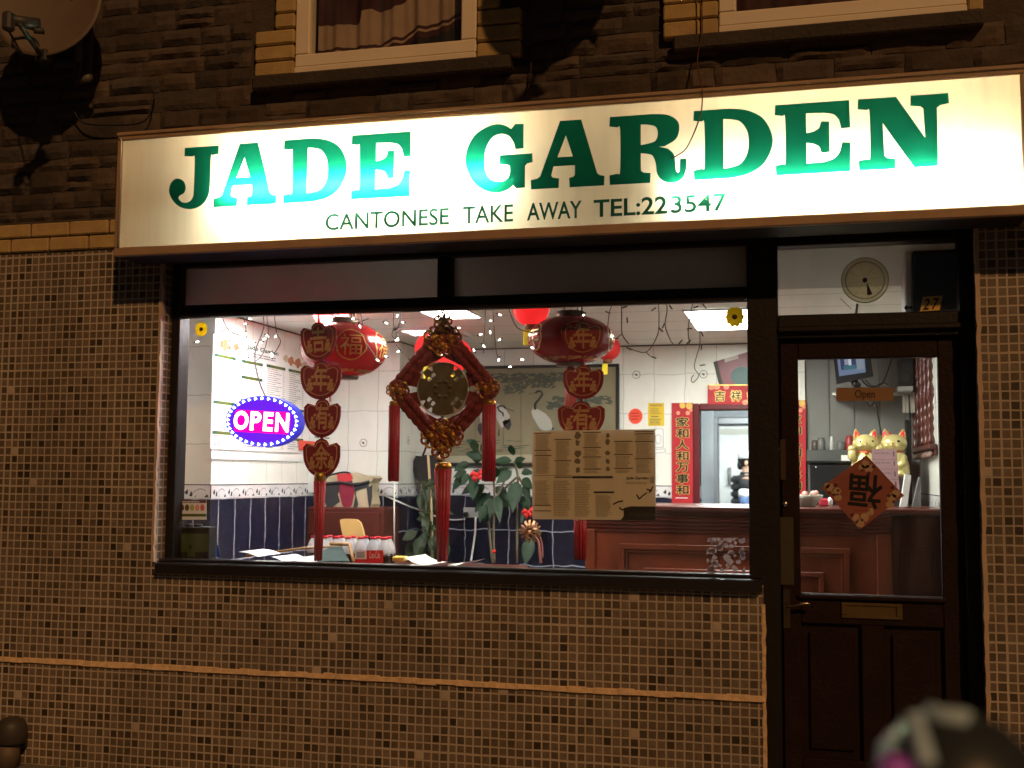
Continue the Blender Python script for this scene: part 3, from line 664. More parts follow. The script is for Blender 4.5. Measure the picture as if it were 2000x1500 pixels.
# slab serif letters
def cr_(pts):        # points with a third element are smooth
    n = len(pts); out = []
    for i in range(n):
        p1, p2 = pts[i], pts[(i+1) % n]; out.append((p1[0], p1[1]))
        if len(p1) > 2 and len(p2) > 2:
            p0, p3 = pts[i-1], pts[(i+2) % n]; p0 = p0 if len(p0) > 2 else p1; p3 = p3 if len(p3) > 2 else p2
            for k in range(1, 6):
                t = k/6; out.append(tuple(.5*(2*p1[j]+(p2[j]-p0[j])*t+(2*p0[j]-5*p1[j]+4*p2[j]-p3[j])*t*t+(3*p1[j]-p0[j]-3*p2[j]+p3[j])*t**3) for j in (0, 1)))
    return out
s_ = 1
GL = {
 'J': ([(.30, 1), (1, 1), (1, .87), (.88, .855, 1), (.84, .82, 1), (.835, .32, 1), (.79, .15, 1), (.66, .03, 1), (.46, -.015, 1), (.24, .03, 1), (.08, .15, 1), (.0, .3, 1), (.04, .44, 1), (.16, .5, 1), (.29, .45, 1), (.34, .35, 1), (.31, .26, 1), (.22, .215, 1), (.20, .17, 1), (.28, .10, 1), (.40, .095, 1), (.49, .16, 1), (.515, .3, 1), (.515, .82, 1), (.47, .855, 1), (.30, .87)], []),
 'A': ([(.0, 0), (0, .125), (.08, .135, 1), (.13, .17, 1), (.405, 1), (.68, 1), (.90, .17, 1), (.94, .135, 1), (1, .125), (1, 0), (.535, 0), (.535, .125), (.59, .135, 1), (.615, .17, 1), (.61, .33), (.305, .33), (.265, .18, 1), (.29, .14, 1), (.377, .125), (.377, 0)], [[(.35, .45), (.585, .45), (.478, .79)]]),
 'D': ([(0, 1), (.46, 1, 1), (.70, .95, 1), (.90, .80, 1), (1, .5, 1), (.90, .20, 1), (.70, .05, 1), (.46, 0, 1), (0, 0), (0, .125), (.10, .14, 1), (.145, .18, 1), (.145, .82, 1), (.10, .86, 1), (0, .875)], [[(.37, .865), (.47, .865, 1), (.60, .82, 1), (.69, .68, 1), (.715, .5, 1), (.69, .32, 1), (.60, .18, 1), (.47, .135, 1), (.37, .135)]]),
 'E': ([(0, 1), (1, 1), (1, .62), (.90, .62), (.875, .74, 1), (.80, .83, 1), (.66, .865, 1), (.41, .87), (.41, .57), (.52, .58, 1), (.60, .63, 1), (.63, .72, 1), (.72, .72), (.72, .29), (.63, .29, 1), (.60, .38, 1), (.52, .43, 1), (.41, .44), (.41, .13), (.66, .135, 1), (.80, .18, 1), (.88, .28, 1), (.91, .40, 1), (1, .40), (1, 0), (0, 0), (0, .125), (.10, .14, 1), (.145, .18, 1), (.145, .82, 1), (.10, .86, 1), (0, .875)], []),
 'G': ([(.75, 1.0), (.86, 1.0), (.86, .63), (.76, .63), (.735, .73, 1), (.66, .84, 1), (.53, .885, 1), (.39, .83, 1), (.30, .68, 1), (.275, .5, 1), (.30, .3, 1), (.40, .16, 1), (.53, .125, 1), (.64, .17, 1), (.68, .27, 1), (.68, .34, 1), (.67, .38, 1), (.62, .40, 1), (.52, .41), (.52, .53), (1, .53), (1, .41), (.92, .40, 1), (.885, .36, 1), (.885, .03), (.77, .03), (.72, .09, 1), (.62, .01, 1), (.46, -.02, 1), (.27, .04, 1), (.10, .19, 1), (.01, .42, 1), (.02, .64, 1), (.13, .86, 1), (.31, .98, 1), (.47, 1.015, 1), (.60, .98, 1), (.70, .91, 1)], []),
 'R': ([(0, 1), (.55, 1, 1), (.75, .975, 1), (.88, .88, 1), (.905, .76, 1), (.86, .62, 1), (.72, .53, 1), (.64, .51), (.76, .47, 1), (.83, .39, 1), (.85, .27, 1), (.86, .15, 1), (.895, .10, 1), (.93, .14, 1), (.935, .31), (1, .31), (.995, .17, 1), (.95, .04, 1), (.84, -.02, 1), (.71, .015, 1), (.635, .12, 1), (.615, .28, 1), (.57, .40, 1), (.49, .435, 1), (.40, .44), (.40, .17, 1), (.44, .135, 1), (.53, .125), (.53, 0), (0, 0), (0, .125), (.10, .14, 1), (.145, .18, 1), (.145, .82, 1), (.10, .86, 1), (0, .875)], [[(.40, .87), (.50, .87, 1), (.61, .83, 1), (.645, .72, 1), (.61, .60, 1), (.50, .56, 1), (.40, .555)]]),
 'N': ([(0, 1), (.42, 1), (.735, .39), (.735, .82, 1), (.70, .86, 1), (.59, .875), (.59, 1), (1, 1), (1, .875), (.91, .86, 1), (.865, .82, 1), (.865, 0), (.62, 0), (.275, .66), (.275, .18, 1), (.31, .14, 1), (.40, .125), (.40, 0), (0, 0), (0, .125), (.09, .14, 1), (.135, .18, 1), (.135, .82, 1), (.10, .86, 1), (0, .875)], []),
}
lz1, lz0 = at(745, 263, YS).z, at(745, 386, YS).z
for ch, xa, xb, ym in (('J', 333, 427, 345), ('A', 421, 542, 335), ('D', 556, 678, 330), ('E', 688, 802, 325), ('G', 911, 1040, 310), ('A', 1039, 1180, 305), ('R', 1192, 1340, 295), ('D', 1356, 1508, 280), ('E', 1515, 1659, 270), ('N', 1677, 1853, 260)):
    x0, x1 = at(xa, ym, YS).x, at(xb, ym, YS).x; o_, hs = GL[ch]
    # the row sags a little towards the right in the sign as built
    zt_, zb_ = lz1, lz0
    W = lambda p: (x0+(x1-x0)*p[0], YS-.0075, zb_+(zt_-zb_)*p[1])
    def fat(pts, dd):              # push an outline outwards a little: the vinyl strokes are heavy
        P = [Vector(W(p)) for p in pts]; n = len(P); ar = sum(P[i].x*P[(i+1) % n].z-P[(i+1) % n].x*P[i].z for i in range(n)); sg = 1 if ar > 0 else -1; out = []
        for i in range(n):
            t = (P[(i+1) % n]-P[i-1]); t = t.normalized() if t.length > 1e-9 else Vector((1, 0, 0)); out.append(P[i]+Vector((t.z, 0, -t.x))*(sg*dd))
        return out
    fd = .001 if ch == 'J' else .0035; m = MB(); m.poly(fat(cr_(o_), fd), 0, [fat(cr_(h), -fd) for h in hs]); obj('letter', m, greenm, panel_o)
for wd_, xa, xb, bo in (('CANTONESE', 637, 878, .013), ('TAKE', 905, 1003, .01), ('AWAY', 1030, 1137, .016), ('TEL:22', 1160, 1304, .02), ('3547', 1311, 1420, .018)):
    yb_ = 451 - (xa-637)*.0425; x0, x1 = at(xa, yb_, YS).x, at(xb, yb_, YS).x; z0 = at(637, 451.5, YS).z; z1 = at(637, 419, YS).z
    m = MB(); m.text(wd_, Q((x0, YS-.0075, z1), (x1, YS-.0075, z1), (x1, YS-.0075, z0), (x0, YS-.0075, z0)), 0, 0, 1, 1, bold=bo)
    obj('tagline_word', m, M('dark_green_vinyl', (.004, .1, .06), .5, var=.05, scale=4, trans=.3), panel_o)
# loose wire in front of the sign
wz = MB(); pts = [at(1366, -20, -.06), at(1370, 60, -.07), at(1362, 120, -.07), at(1371, 170, -.235), at(1370, 215, -.245), at(1356, 258, -.25), at(1340, 290, -.25), at(1325, 302, -.25), at(1310, 310, -.236)]
def smooth(pts, k=4):
    out = []; n = len(pts)
    for i in range(n-1):
        p0, p1, p2, p3 = pts[max(i-1, 0)], pts[i], pts[i+1], pts[min(i+2, n-1)]
        for j in range(k):
            t = j/k; out.append(.5*(2*p1+(p2-p0)*t+(2*p0-5*p1+4*p2-p3)*t*t+(3*p1-p0-3*p2+p3)*t**3))
    return out+[pts[-1]]
wz.tube(smooth(pts), .0028, 6); tag(obj('loose_wire', wz, M('brown_wire', (.1, .035, .02), .6)), 'thin brown wire dangling across the letter R of the sign', 'wire')
wz = MB(); wz.tube(smooth([at(1035, 90, -.03), at(1037, 140, -.035), at(1028, 175, -.04), at(1020, 210, -.05)]), .003, 6)
tag(obj('wall_cable', wz, wireb), 'short dark cable hanging on the stone beside the left upstairs window', 'cable')
wz = MB(); wz.tube(smooth([at(145, 205, -.04), at(150, 228, -.045), at(175, 243, -.05), at(260, 243, -.05), at(290, 228, -.045), at(298, 195, -.04), at(302, 180, -.02)]), .004, 6)
tag(obj('wall_cable', wz, wireb), 'dark cable looping along the stone wall below the satellite dish', 'cable')

# ------------------------------------------------------------------ satellite dish
dc = at(94, 6, -.30); D_ = thing('satellite_dish', (dc.x, 0, dc.z), 'pale satellite dish with a receiver arm on the stone wall above the sign', 'satellite dish')
axis = Vector((.18, -1, .12)).normalized(); e1 = axis.cross(Vector((0, 0, 1))).normalized(); e1 = -e1 if e1.x < 0 else e1; e2 = e1.cross(axis); e2 = -e2 if e2.z < 0 else e2
m = MB(); rad = .268; vs = []; fs = []; n = 40; rings = 9
for s2 in (0, 1):
    for i in range(rings+1):
        r_ = rad*i/rings
        for k in range(n):
            a = 2*math.pi*k/n; vs.append(dc + e1*(r_*math.cos(a)) + e2*(r_*1.04*math.sin(a)) + axis*((r_/rad)**2*.05 - s2*.006 - .03))
o = (rings+1)*n
for s2 in (0, 1):
    for i in range(rings):
        for k in range(n): fs.append(tuple(s2*o+x for x in (i*n+k, i*n+(k+1) % n, (i+1)*n+(k+1) % n, (i+1)*n+k)))
for k in range(n): fs.append((rings*n+k, rings*n+(k+1) % n, o+rings*n+(k+1) % n, o+rings*n+k))
m.add(vs, fs, 0, True)
b2 = dc + e1*.10 + e2*.03 + axis*.0; m.ball(b2-axis*.018, .006, n=8, mi=1); obj('reflector', m, [M('dish_paint', (.14, .105, .075), .6, var=.2), black], D_)
m = MB(); foot = dc - e2*.27 + axis*.0; head = at(35, 40, -.62)
m.tube([foot-axis*.03, foot + axis*.03, head + Vector((.01, 0, -.02))], .011, 8); m.bbox(foot.x-.03, foot.x+.03, foot.y-.02, foot.y+.04, foot.z-.03, foot.z+.03, .006); arm_o = obj('feed_arm', m, M('grey_arm', (.03, .03, .028), .5), D_)
m = MB(); m.tube([head + Vector((-.03, -.02, 0)), head + Vector((.035, .09, .012))], [.022, .03], 14); m.bbox(head.x-.05, head.x-.005, head.y-.05, head.y+.0, head.z-.055, head.z+.03, .012)
m.tube([head+Vector((.03, .07, -.02)), head+Vector((.06, .1, -.015))], .014, 10); obj('receiver', m, M('lnb_plastic', (.05, .048, .048), .5), arm_o)
m = MB(); m.tube(smooth([head + Vector((-.04, 0, -.05)), head + Vector((-.045, .1, -.12)), dc - e2*.2 - e1*.14 - axis*-.03, foot + Vector((-.05, 0, .09)), foot]), .005, 6); obj('cable', m, wireb, D_)
m = MB(); m.tube([dc-axis*.04, Vector((dc.x, -.02, dc.z-.02))], .02, 10); m.tube([Vector((dc.x, -.05, dc.z-.25)), Vector((dc.x, -.05, dc.z+.05))], .018, 10); m.bbox(dc.x-.05, dc.x+.05, -.03, .0, dc.z-.28, dc.z+.08, .005)
c = at(150, 158, -.12); m.tube([Vector((dc.x, -.05, dc.z-.2)), c], .015, 8); m.tube([c, c+Vector((.09, -.02, 0))], .02, 10); obj('wall_bracket', m, M('galvanised', (.1, .09, .085), .5), D_)
# an added second dish, out of view, that shades the wall between the windows
D2 = dup(D_, (0, 0, 0), 'added unseen satellite dish on a long bracket, shading the wall between the upstairs windows')
D2.location = (-.72, -.28, 3.95)
m = MB(); m.tube([(-.72, -.3, 3.9), (-.72, 0, 3.9)], .02, 10); obj('bracket_extension', m, MT['galvanised'], D2)

# overflow pipe bottom left
P_ = thing('overflow_pipe', (-3.77, -.05, .2), 'grey plastic gully pipe with domed cap at the foot of the mosaic wall', 'pipe')
c = at(24, 1400, -.075); m = MB(); rr_ = .068
m.lathe((c.x, -.075, c.z), [(0, .0), (.03, -.003), (.05, -.012), (.064, -.03), (rr_, -.055), (rr_, -.115), (.058, -.12)], 24); obj('cap', m, M('grey_pipe_cap', (.055, .05, .045), .55, var=.2), P_)
m = MB(); m.lathe((c.x-.012, -.075, 0), [(.05, 0), (.05, c.z-.115)], 20); obj('pipe', m, M('weathered_pipe', (.13, .1, .075), .6, var=.3), P_)

# ------------------------------------------------------------------ unidentified dark shape close to the camera, built as a bollard, out of focus
bc = at(1868, 1600, -4.8+.72); bx, by = bc.x, bc.y; ztopb = at(1868, 1388, by).z
Bo = thing('bollard', (bx, by, 0), 'dark domed post with painted pale highlight streaks, out of focus in front of the door', 'bollard')
m = MB(); r_ = .05
m.lathe((bx, by, 0), [(r_, .0), (r_, ztopb-.06), (r_*.98, ztopb-.045), (r_*.86, ztopb-.024), (r_*.6, ztopb-.009), (r_*.3, ztopb-.002), (0, ztopb)], 28)
obj('post', m, M('black_gloss_paint', (.035, .045, .055), .4, var=.2), Bo)
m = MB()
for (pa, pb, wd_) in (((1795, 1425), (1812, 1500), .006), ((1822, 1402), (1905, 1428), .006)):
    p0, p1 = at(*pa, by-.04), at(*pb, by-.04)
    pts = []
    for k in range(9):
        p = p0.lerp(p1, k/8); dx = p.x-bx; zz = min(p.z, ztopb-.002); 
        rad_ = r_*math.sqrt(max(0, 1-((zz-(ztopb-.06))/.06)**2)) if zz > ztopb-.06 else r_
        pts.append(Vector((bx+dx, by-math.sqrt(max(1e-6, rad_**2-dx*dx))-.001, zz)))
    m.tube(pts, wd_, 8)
obj('highlight_streak', m, M('pale_highlight_paint', (.5, .72, .95), .5), Bo)  # pale strips painted in for the sign's highlights on the dome
m = MB(); p = at(1718, 1490, by); m.ball((bx-.036, by-.036, p.z), .011, .011, .014); obj('reflector', m, M('purple_glow_paint', (.5, .16, 1), .3, emit=None), Bo)  # purple stud stands for the OPEN sign's lens glow; the post has no reflector
# ------------------------------------------------------------------ lamps inside
lampm = emis('ceiling_lamp', (1, .99, .92), 64); lampl = emis('lamp_near_wall', (.97, .98, 1), 110)
def ceil_lamp(x0, x1, y0, y1, label, m_, name='ceiling_light'):
    t = thing(name, ((x0+x1)/2, (y0+y1)/2, ZC), label, 'ceiling light', 'flat ceiling lights in the shop')
    f = MB()
    for a, b_, c, d in ((x0, x1, y0, y0+.012), (x0, x1, y1-.012, y1), (x0, x0+.012, y0+.012, y1-.012), (x1-.012, x1, y0+.012, y1-.012)): f.box(a, b_, c, d, ZC-.012, ZC-.001)
    obj('frame', f, M('lamp_frame', (.75, .75, .75), .4), t)
    d = MB(); d.box(x0+.012, x1-.012, y0+.012, y1-.012, ZC-.008, ZC-.002); obj('diffuser', d, m_, t); return t
p1, p2, p3 = at(824, 607, Z=ZC), at(852, 620, Z=ZC), at(943, 617, Z=ZC)
ceil_lamp(p2.x, p3.x, .42, p2.y, 'small bright ceiling light above the hanging red diamond knot', lampm)
q1, q2 = at(1332, 604, Z=ZC), at(1365, 642, Z=ZC)
ceil_lamp(q1.x, q1.x+.4, q1.y, q2.y, 'wide bright ceiling light above the counter, partly behind a yellow flower sticker', lampm)
ceil_lamp(-2.75, -2.2, .47, .72, 'ceiling light near the left wall, hidden above the window head', lampl)
# louvred light, third
l1, l2 = at(771, 641, Z=ZC), at(920, 651, Z=ZC)
t = thing('louvred_light', (l1.x, l1.y, ZC), 'louvred ceiling light with silver blades behind the diamond knot', 'ceiling light')
f = MB(); x0, x1, y0, y1 = l1.x, l2.x, l1.y-.02, l2.y+.05
for a, b_, c, d in ((x0, x1, y0, y0+.015), (x0, x1, y1-.015, y1), (x0, x0+.02, y0, y1), (x1-.02, x1, y0, y1)): f.box(a, b_, c, d, ZC-.018, ZC-.001)
obj('frame', f, MT['lamp_frame'], t)
f = MB()
for i in range(9): xx = x0+.03+(x1-x0-.06)*i/8; f.box(xx-.002, xx+.002, y0+.02, y1-.02, ZC-.016, ZC-.002)
obj('louvre', f, chrome, t)
for yy in (.3, .7):
    f = MB(); f.tube([(x0+.03, y0+(y1-y0)*yy, ZC-.009), (x0+(x1-x0)*.55, y0+(y1-y0)*yy, ZC-.009)], .006, 8)
    obj('tube', f, emis('louvre_tube', (1, .97, .92), 9), t)
kl = thing('kitchen_light', (-.3, 7, 2.5), 'bright kitchen batten light beyond the doorway', 'ceiling light')
for ya, yc in ((6.6, 6.95), (4.2, 4.5)): f = MB(); f.box(-.95, .9, ya, yc, 2.47, 2.5); obj('diffuser', f, emis('kitchen_lamp', (.95, 1, .98), 60), kl)

# ------------------------------------------------------------------ kitchen: white door and a person
kd = thing('kitchen_door', (-.6, KY, 0), 'white cold room door with a long handle seen through the doorway', 'door')
a, b_ = at(1403, 832, KY-.1), at(1500, 985, KY-.1)
m = MB(); m.bbox(a.x, a.x+.95, KY-.08, KY-.003, .05, a.z, .01); leaf_o = obj('leaf', m, M('white_enamel', (.82, .84, .83), .3), kd)
m = MB(); m.bbox(a.x-.09, a.x-.005, KY-.1, KY-.003, 0, a.z+.1, .01); m.bbox(a.x-.005, a.x+1, KY-.1, KY-.003, a.z+.02, a.z+.1, .01); obj('frame', m, M('steel_frame', (.35, .36, .38), .35, metal=.6), kd)
c, d = at(1425, 915, KY-.12), at(1425, 945, KY-.12)
m = MB(); m.tube([(c.x, KY-.08, c.z), (c.x, KY-.15, c.z), (c.x, KY-.15, d.z), (c.x, KY-.08, d.z)], .02, 8); obj('handle', m, M('grey_handle', (.3, .31, .3), .3, metal=.4), leaf_o)
m = MB(); m.box(a.x+.02, a.x+.9, KY-.09, KY-.079, a.z-.1, a.z-.03); obj('door_closer', m, M('cream_rail', (.6, .6, .52), .4), leaf_o)
cb = thing('steel_cabinet', (-1.2, 6.5, 0), 'tall grey steel cabinet along the kitchen wall left of the white door', 'cabinet')
m = MB(); m.bbox(-1.6, at(1394, 900, 6.9).x, 5.6, 6.9, 0, 2.3, .01); m.bbox(-1.6, at(1378, 900, 5.3).x, 4.6, 5.3, 0, 2.1, .01); obj('body', m, M('brushed_steel', (.2, .22, .24), .35, metal=.7), cb)
# person: one continuous body, clothing and hair as parts
PYY = 8.0
pc = at(1450, 900, PYY); pxx = pc.x; Tt = at(1467, 881, PYY).z
Pn = thing('person', (pxx, PYY, .02), 'person in black padded gilet and white cap seen in profile in the kitchen', 'person')
H = Tt
def skin(name, nodes, edges, radii, mat_, parent, sub=2):
    me = bpy.data.meshes.new(name); me.from_pydata(nodes, edges, []); o = bpy.data.objects.new(name, me); C.objects.link(o)
    mo_ = o.modifiers.new('s', 'SKIN'); me.skin_vertices[0].data[0].use_root = True
    for i, r_ in enumerate(radii): me.skin_vertices[0].data[i].radius = (r_, r_) if not isinstance(r_, tuple) else r_
    sb = o.modifiers.new('u', 'SUBSURF'); sb.levels = sub; sb.render_levels = sub
    bpy.context.view_layer.update(); dg = bpy.context.evaluated_depsgraph_get()
    m2 = bpy.data.meshes.new_from_object(o.evaluated_get(dg)); bpy.data.objects.remove(o); bpy.data.meshes.remove(me)
    m2.name = name; m2.materials.clear(); m2.materials.append(mat_); m2.polygons.foreach_set('use_smooth', [True]*len(m2.polygons))
    o = bpy.data.objects.new(name, m2); C.objects.link(o)
    if parent:
        o.parent = parent
        if parent.type == 'EMPTY': o.matrix_parent_inverse = Matrix.Translation(-parent.location)
    return o
z_ = lambda k: .02 + (H-.02)*k
X_ = lambda a: pxx + .05 + a
nodes = [(X_(0), PYY, z_(.53)), (X_(0), PYY, z_(.62)), (X_(0), PYY, z_(.73)), (X_(0), PYY, z_(.81)), (X_(.0), PYY, z_(.85)), (X_(.01), PYY, z_(.895)), (X_(.02), PYY, z_(.945)), (X_(.02), PYY, z_(.985)),
         (X_(0), PYY-.17, z_(.80)), (X_(-.02), PYY-.22, z_(.66)), (X_(.16), PYY-.2, z_(.58)), (X_(.3), PYY-.16, z_(.59)),
         (X_(0), PYY+.17, z_(.80)), (X_(-.02), PYY+.22, z_(.66)), (X_(.16), PYY+.2, z_(.58)), (X_(.3), PYY+.16, z_(.59)),
         (X_(0), PYY-.1, z_(.5)), (X_(0), PYY-.1, z_(.27)), (X_(-.01), PYY-.1, z_(.03)), (X_(.12), PYY-.1, z_(.02)),
         (X_(0), PYY+.1, z_(.5)), (X_(0), PYY+.1, z_(.27)), (X_(-.01), PYY+.1, z_(.03)), (X_(.12), PYY+.1, z_(.02)), (X_(.115), PYY, z_(.925))]
edges = [(0, 1), (1, 2), (2, 3), (3, 4), (4, 5), (5, 6), (6, 7), (3, 8), (8, 9), (9, 10), (10, 11), (3, 12), (12, 13), (13, 14), (14, 15), (0, 16), (16, 17), (17, 18), (18, 19), (0, 20), (20, 21), (21, 22), (22, 23), (6, 24)]
radii = [.13, .12, .14, .11, .055, .075, .09, .05, .065, .045, .036, .028, .065, .045, .036, .028, .085, .06, .042, .035, .085, .06, .042, .035, .014]
pbody = skin('body', nodes, edges, radii, M('skin', (.55, .33, .22), .5), Pn)
m = MB()
for i in range(7):
    zz = z_(.5 + .335*i/7); h = H*.335/7
    m.lathe((X_(0), PYY, zz), [(.15, 0), (.178, h*.2), (.182, h*.6), (.15, h*1.02)], 24, sy=1.1)
m.lathe((X_(0), PYY, z_(.80)), [(.16, 0), (.13, .04), (.09, .07)], 20, sy=1.35); m.lathe((X_(.005), PYY, z_(.825)), [(.078, 0), (.085, .03), (.08, .06)], 18)
obj('gilet', m, M('black_padded_nylon', (.03, .032, .036), .4, var=.3), Pn)
for sgn_ in (-1, 1):
    m = MB(); A_ = Vector((X_(0), PYY+.16*sgn_, z_(.80))); B2 = Vector((X_(-.02), PYY+.235*sgn_, z_(.66))); C2 = Vector((X_(.15), PYY+.21*sgn_, z_(.585)))
    m.tube([A_, A_.lerp(B2, .45)], [.09, .075], 12, 0); m.tube([A_.lerp(B2, .45), A_.lerp(B2, .8)], [.076, .07], 12, 1); m.tube([A_.lerp(B2, .8), B2, B2.lerp(C2, .6), C2], [.069, .065, .055, .045], 12, 2)
    obj('sleeve', m, [M('black_knit', (.02, .02, .022), .8), M('white_knit', (.75, .76, .76), .8), M('blue_knit', (.08, .14, .28), .8)], Pn)
m = MB(); m.ball((X_(-.005), PYY, z_(.94)), .098, .09, .09, 14); m.ball((X_(-.075), PYY, z_(.905)), .035, .05, .05, 10); obj('hair', m, M('black_hair', (.012, .01, .01), .4), Pn)
m = MB(); m.lathe((X_(.005), PYY, z_(.955)), [(.104, -.01), (.107, .02), (.1, .05), (.07, .075), (0, .085)], 20); obj('cap', m, M('white_cap', (.7, .7, .68), .8), Pn)
m = MB(); m.ball((X_(-.005), PYY-.09, z_(.92)), .02, .012, .03, 10); obj('ear', m, MT['skin'], pbody)
for dy in (-.035, .035): m = MB(); m.ball((X_(.1), PYY+dy, z_(.935)), .008, .012, .008, 8); obj('eye', m, black, pbody)

# ------------------------------------------------------------------ counter
YCF = 1.3
cx0, cx1 = at(1145, 1050, YCF).x, at(1740, 1050, YCF).x; zc = at(1300, 987, YCF).z
K = thing('service_counter', ((cx0+cx1)/2, YCF, 0), 'dark red mahogany service counter with panelled front inside the shop', 'counter')
m = MB(); m.bbox(cx0-.02, XR-.004, YCF-.04, YCF+.6, zc-.03, zc, .008); m.box(cx0-.01, cx1, YCF-.02, YCF+.58, zc-.05, zc-.031)
obj('worktop', m, redwood2, K)
m = MB()
for i in range(4): m.bbox(cx0-.012+i*.003, cx1, YCF-.02+i*.004, YCF+.3, zc-.085-i*.02, zc-.066-i*.02, .005)
obj('cornice', m, redwood2, K)
m = MB(); m.bbox(cx0, cx1, YCF, YCF+.03, .02, zc-.05, .004)
pz1, px0_, px1_ = at(1300, 1063, YCF).z, at(1210, 1080, YCF).x, at(1660, 1080, YCF).x
def ringframe(m, x0, x1, z0, z1, wd, y, pr_=.014):
    for a, b_, c, d in ((x0, x1, z1-wd, z1), (x0, x1, z0, z0+wd), (x0, x0+wd, z0+wd, z1-wd), (x1-wd, x1, z0+wd, z1-wd)): m.bbox(a, b_, y-pr_, y+.002, c, d, .006)
ringframe(m, px0_, px1_, .25, pz1, .03, YCF); ringframe(m, px0_+.033, px1_-.033, .283, pz1-.033, .012, YCF, .008)
ringframe(m, px0_+.13, px1_-.13, .4, pz1-.125, .025, YCF, .016)
m.bbox(cx0-.004, cx0+.05, YCF-.012, YCF+.02, .02, zc-.13, .005); m.bbox(cx1-.07, cx1+.002, YCF-.012, YCF+.02, .02, zc-.13, .005)
obj('front_panel', m, redwood, K)
m = MB(); m.bbox(cx1+.01, XR-.01, YCF+.08, YCF+.1, .02, zc-.04, .004); ringframe(m, cx1+.05, XR-.04, .3, zc-.2, .02, YCF+.08, .01); obj('flap_panel', m, redwood2, K)

# ------------------------------------------------------------------ wall things on the right
def sheet(name, label, cat, q, mats, fill=None, th=.002, group=None):
    m = MB(); m.slab(q, th, 0)
    if fill: fill(m, q)
    return tag(obj(name, m, mats), label, cat, group)
bq = [red, gold, black, M('peach_print', (.75, .3, .18), .5), white]
def couplet(m, q, chars):
    n = len(chars)
    for (u, v, r_) in ((.5, .025, .14), (.82, .03, .16), (.3, .1, .09), (.75, .1, .1), (.9, .07, .08)):
        m.add([q(u + r_*math.cos(a*math.pi/6), v + r_*.22*math.sin(a*math.pi/6), .0008) for a in range(12)], [tuple(range(12))], 3 if r_ < .13 else 1)
    for i, ch in enumerate(chars):
        v0 = .145 + i*.112
        m.text(ch, q, .22, v0, .78, v0+.09, 1, .0012, bold=.06); m.text(ch, q, .22, v0, .78, v0+.09, 2, .002, bold=.02)
    m.lines(q, .18, .93, .8, .955, 1, 4, .001, .35, .9)
sheet('couplet_banner', 'red vertical banner with seven gold edged characters left of the kitchen doorway', 'banner', qpx(1312, 787, 1354, 984, Y2-.012), bq, lambda m, q: couplet(m, q, '家和人和万事和'), group='red couplet banners round the doorway')
sheet('couplet_banner', 'red vertical banner on the right of the kitchen doorway, seen through the door glass', 'banner', qpx(1532, 782, 1574, 976, Y2-.012), bq, lambda m, q: couplet(m, q, '家和人和万事和'), group='red couplet banners round the doorway')
def top_b(m, q):
    for i, ch in enumerate('吉祥如意'):
        u0 = .1+i*.215; m.text(ch, q, u0, .32, u0+.13, .82, 1, .0012, bold=.07); m.text(ch, q, u0, .32, u0+.13, .82, 2, .002, bold=.02)
    m.quad(q, 0, 0, 1, .05, .001, 1)
    for (u, v, r_) in ((.05, .15, .05), (.12, .1, .06), (.25, .12, .05), (.32, .6, .03), (.5, .9, .05)): m.add([q(u+r_*.8*math.cos(a*math.pi/6), v+r_*2.6*math.sin(a*math.pi/6), .0008) for a in range(12)], [tuple(range(12))], 3)
sheet('couplet_banner', 'red horizontal banner with gold characters above the kitchen doorway', 'banner', qpx(1382, 751, 1530, 790, Y2-.03), bq, top_b, group='red couplet banners round the doorway')
# tilted maroon poster
qq = Q(at(1393, 707, Y2-.006), at(1500, 676, Y2-.006), at(1530, 775, Y2-.006), at(1414, 790, Y2-.006))
def maroon(m, q):
    m.add([q(.42+.19*math.cos(a*math.pi/10), .45+.2*math.sin(a*math.pi/10), .001) for a in range(20)], [tuple(range(20))], 1)
    m.add([q(.78+.1*math.cos(a*math.pi/10), .5+.2*math.sin(a*math.pi/10), .001) for a in range(20)], [tuple(range(20))], 1)
    m.quad(q, 0, 0, .07, 1, .001, 2); m.quad(q, .2, 0, .45, .08, .0012, 3)
sheet('tilted_poster', 'tilted maroon poster with teal discs at the top right of the back wall', 'poster', qq, [M('maroon_print', (.2, .03, .05), .35), M('teal_print', (.04, .12, .12), .4), M('dark_edge', (.05, .05, .03), .5), M('pale_glint', (.5, .42, .38), .4)], maroon)
# notices
c = at(1241, 813, Y2-.003); m = MB(); n = 18; pts = []
for k in range(n*2): r_ = .048 if k % 2 else .043; pts.append((c.x+r_*math.cos(k*math.pi/n), Y2-.003, c.z+r_*1.1*math.sin(k*math.pi/n)))
m.prism(pts, (0, .002, 0), 0); qn = Q((c.x-.04, Y2-.0035, c.z+.04), (c.x+.04, Y2-.0035, c.z+.04), (c.x+.04, Y2-.0035, c.z-.04), (c.x-.04, Y2-.0035, c.z-.04))
m.lines(qn, .15, .15, .85, .85, 3, 1, .001, .35, .6, 5); tag(obj('starburst_notice', m, [M('fluorescent_red', (.9, .09, .04), .6), M('red_ink', (.4, .02, .01), .6)]), 'round fluorescent red starburst notice beside the yellow poster', 'notice')
def wanted(m, q):
    m.text('WANTED', q, .1, .06, .9, .15, 1, .001, bold=.02); m.lines(q, .15, .22, .85, .5, 4, 1, .001, .3, .7, 3); m.lines(q, .2, .55, .8, .62, 1, 1, .001, .6, .7, 4); m.lines(q, .12, .68, .88, .95, 4, 1, .001, .4, .8, 5)
sheet('wanted_poster', 'small yellow WANTED poster on the white back wall', 'poster', qpx(1266, 787, 1297, 832, Y2-.003), [M('yellow_paper', (.72, .5, .03), .7), ink], wanted)
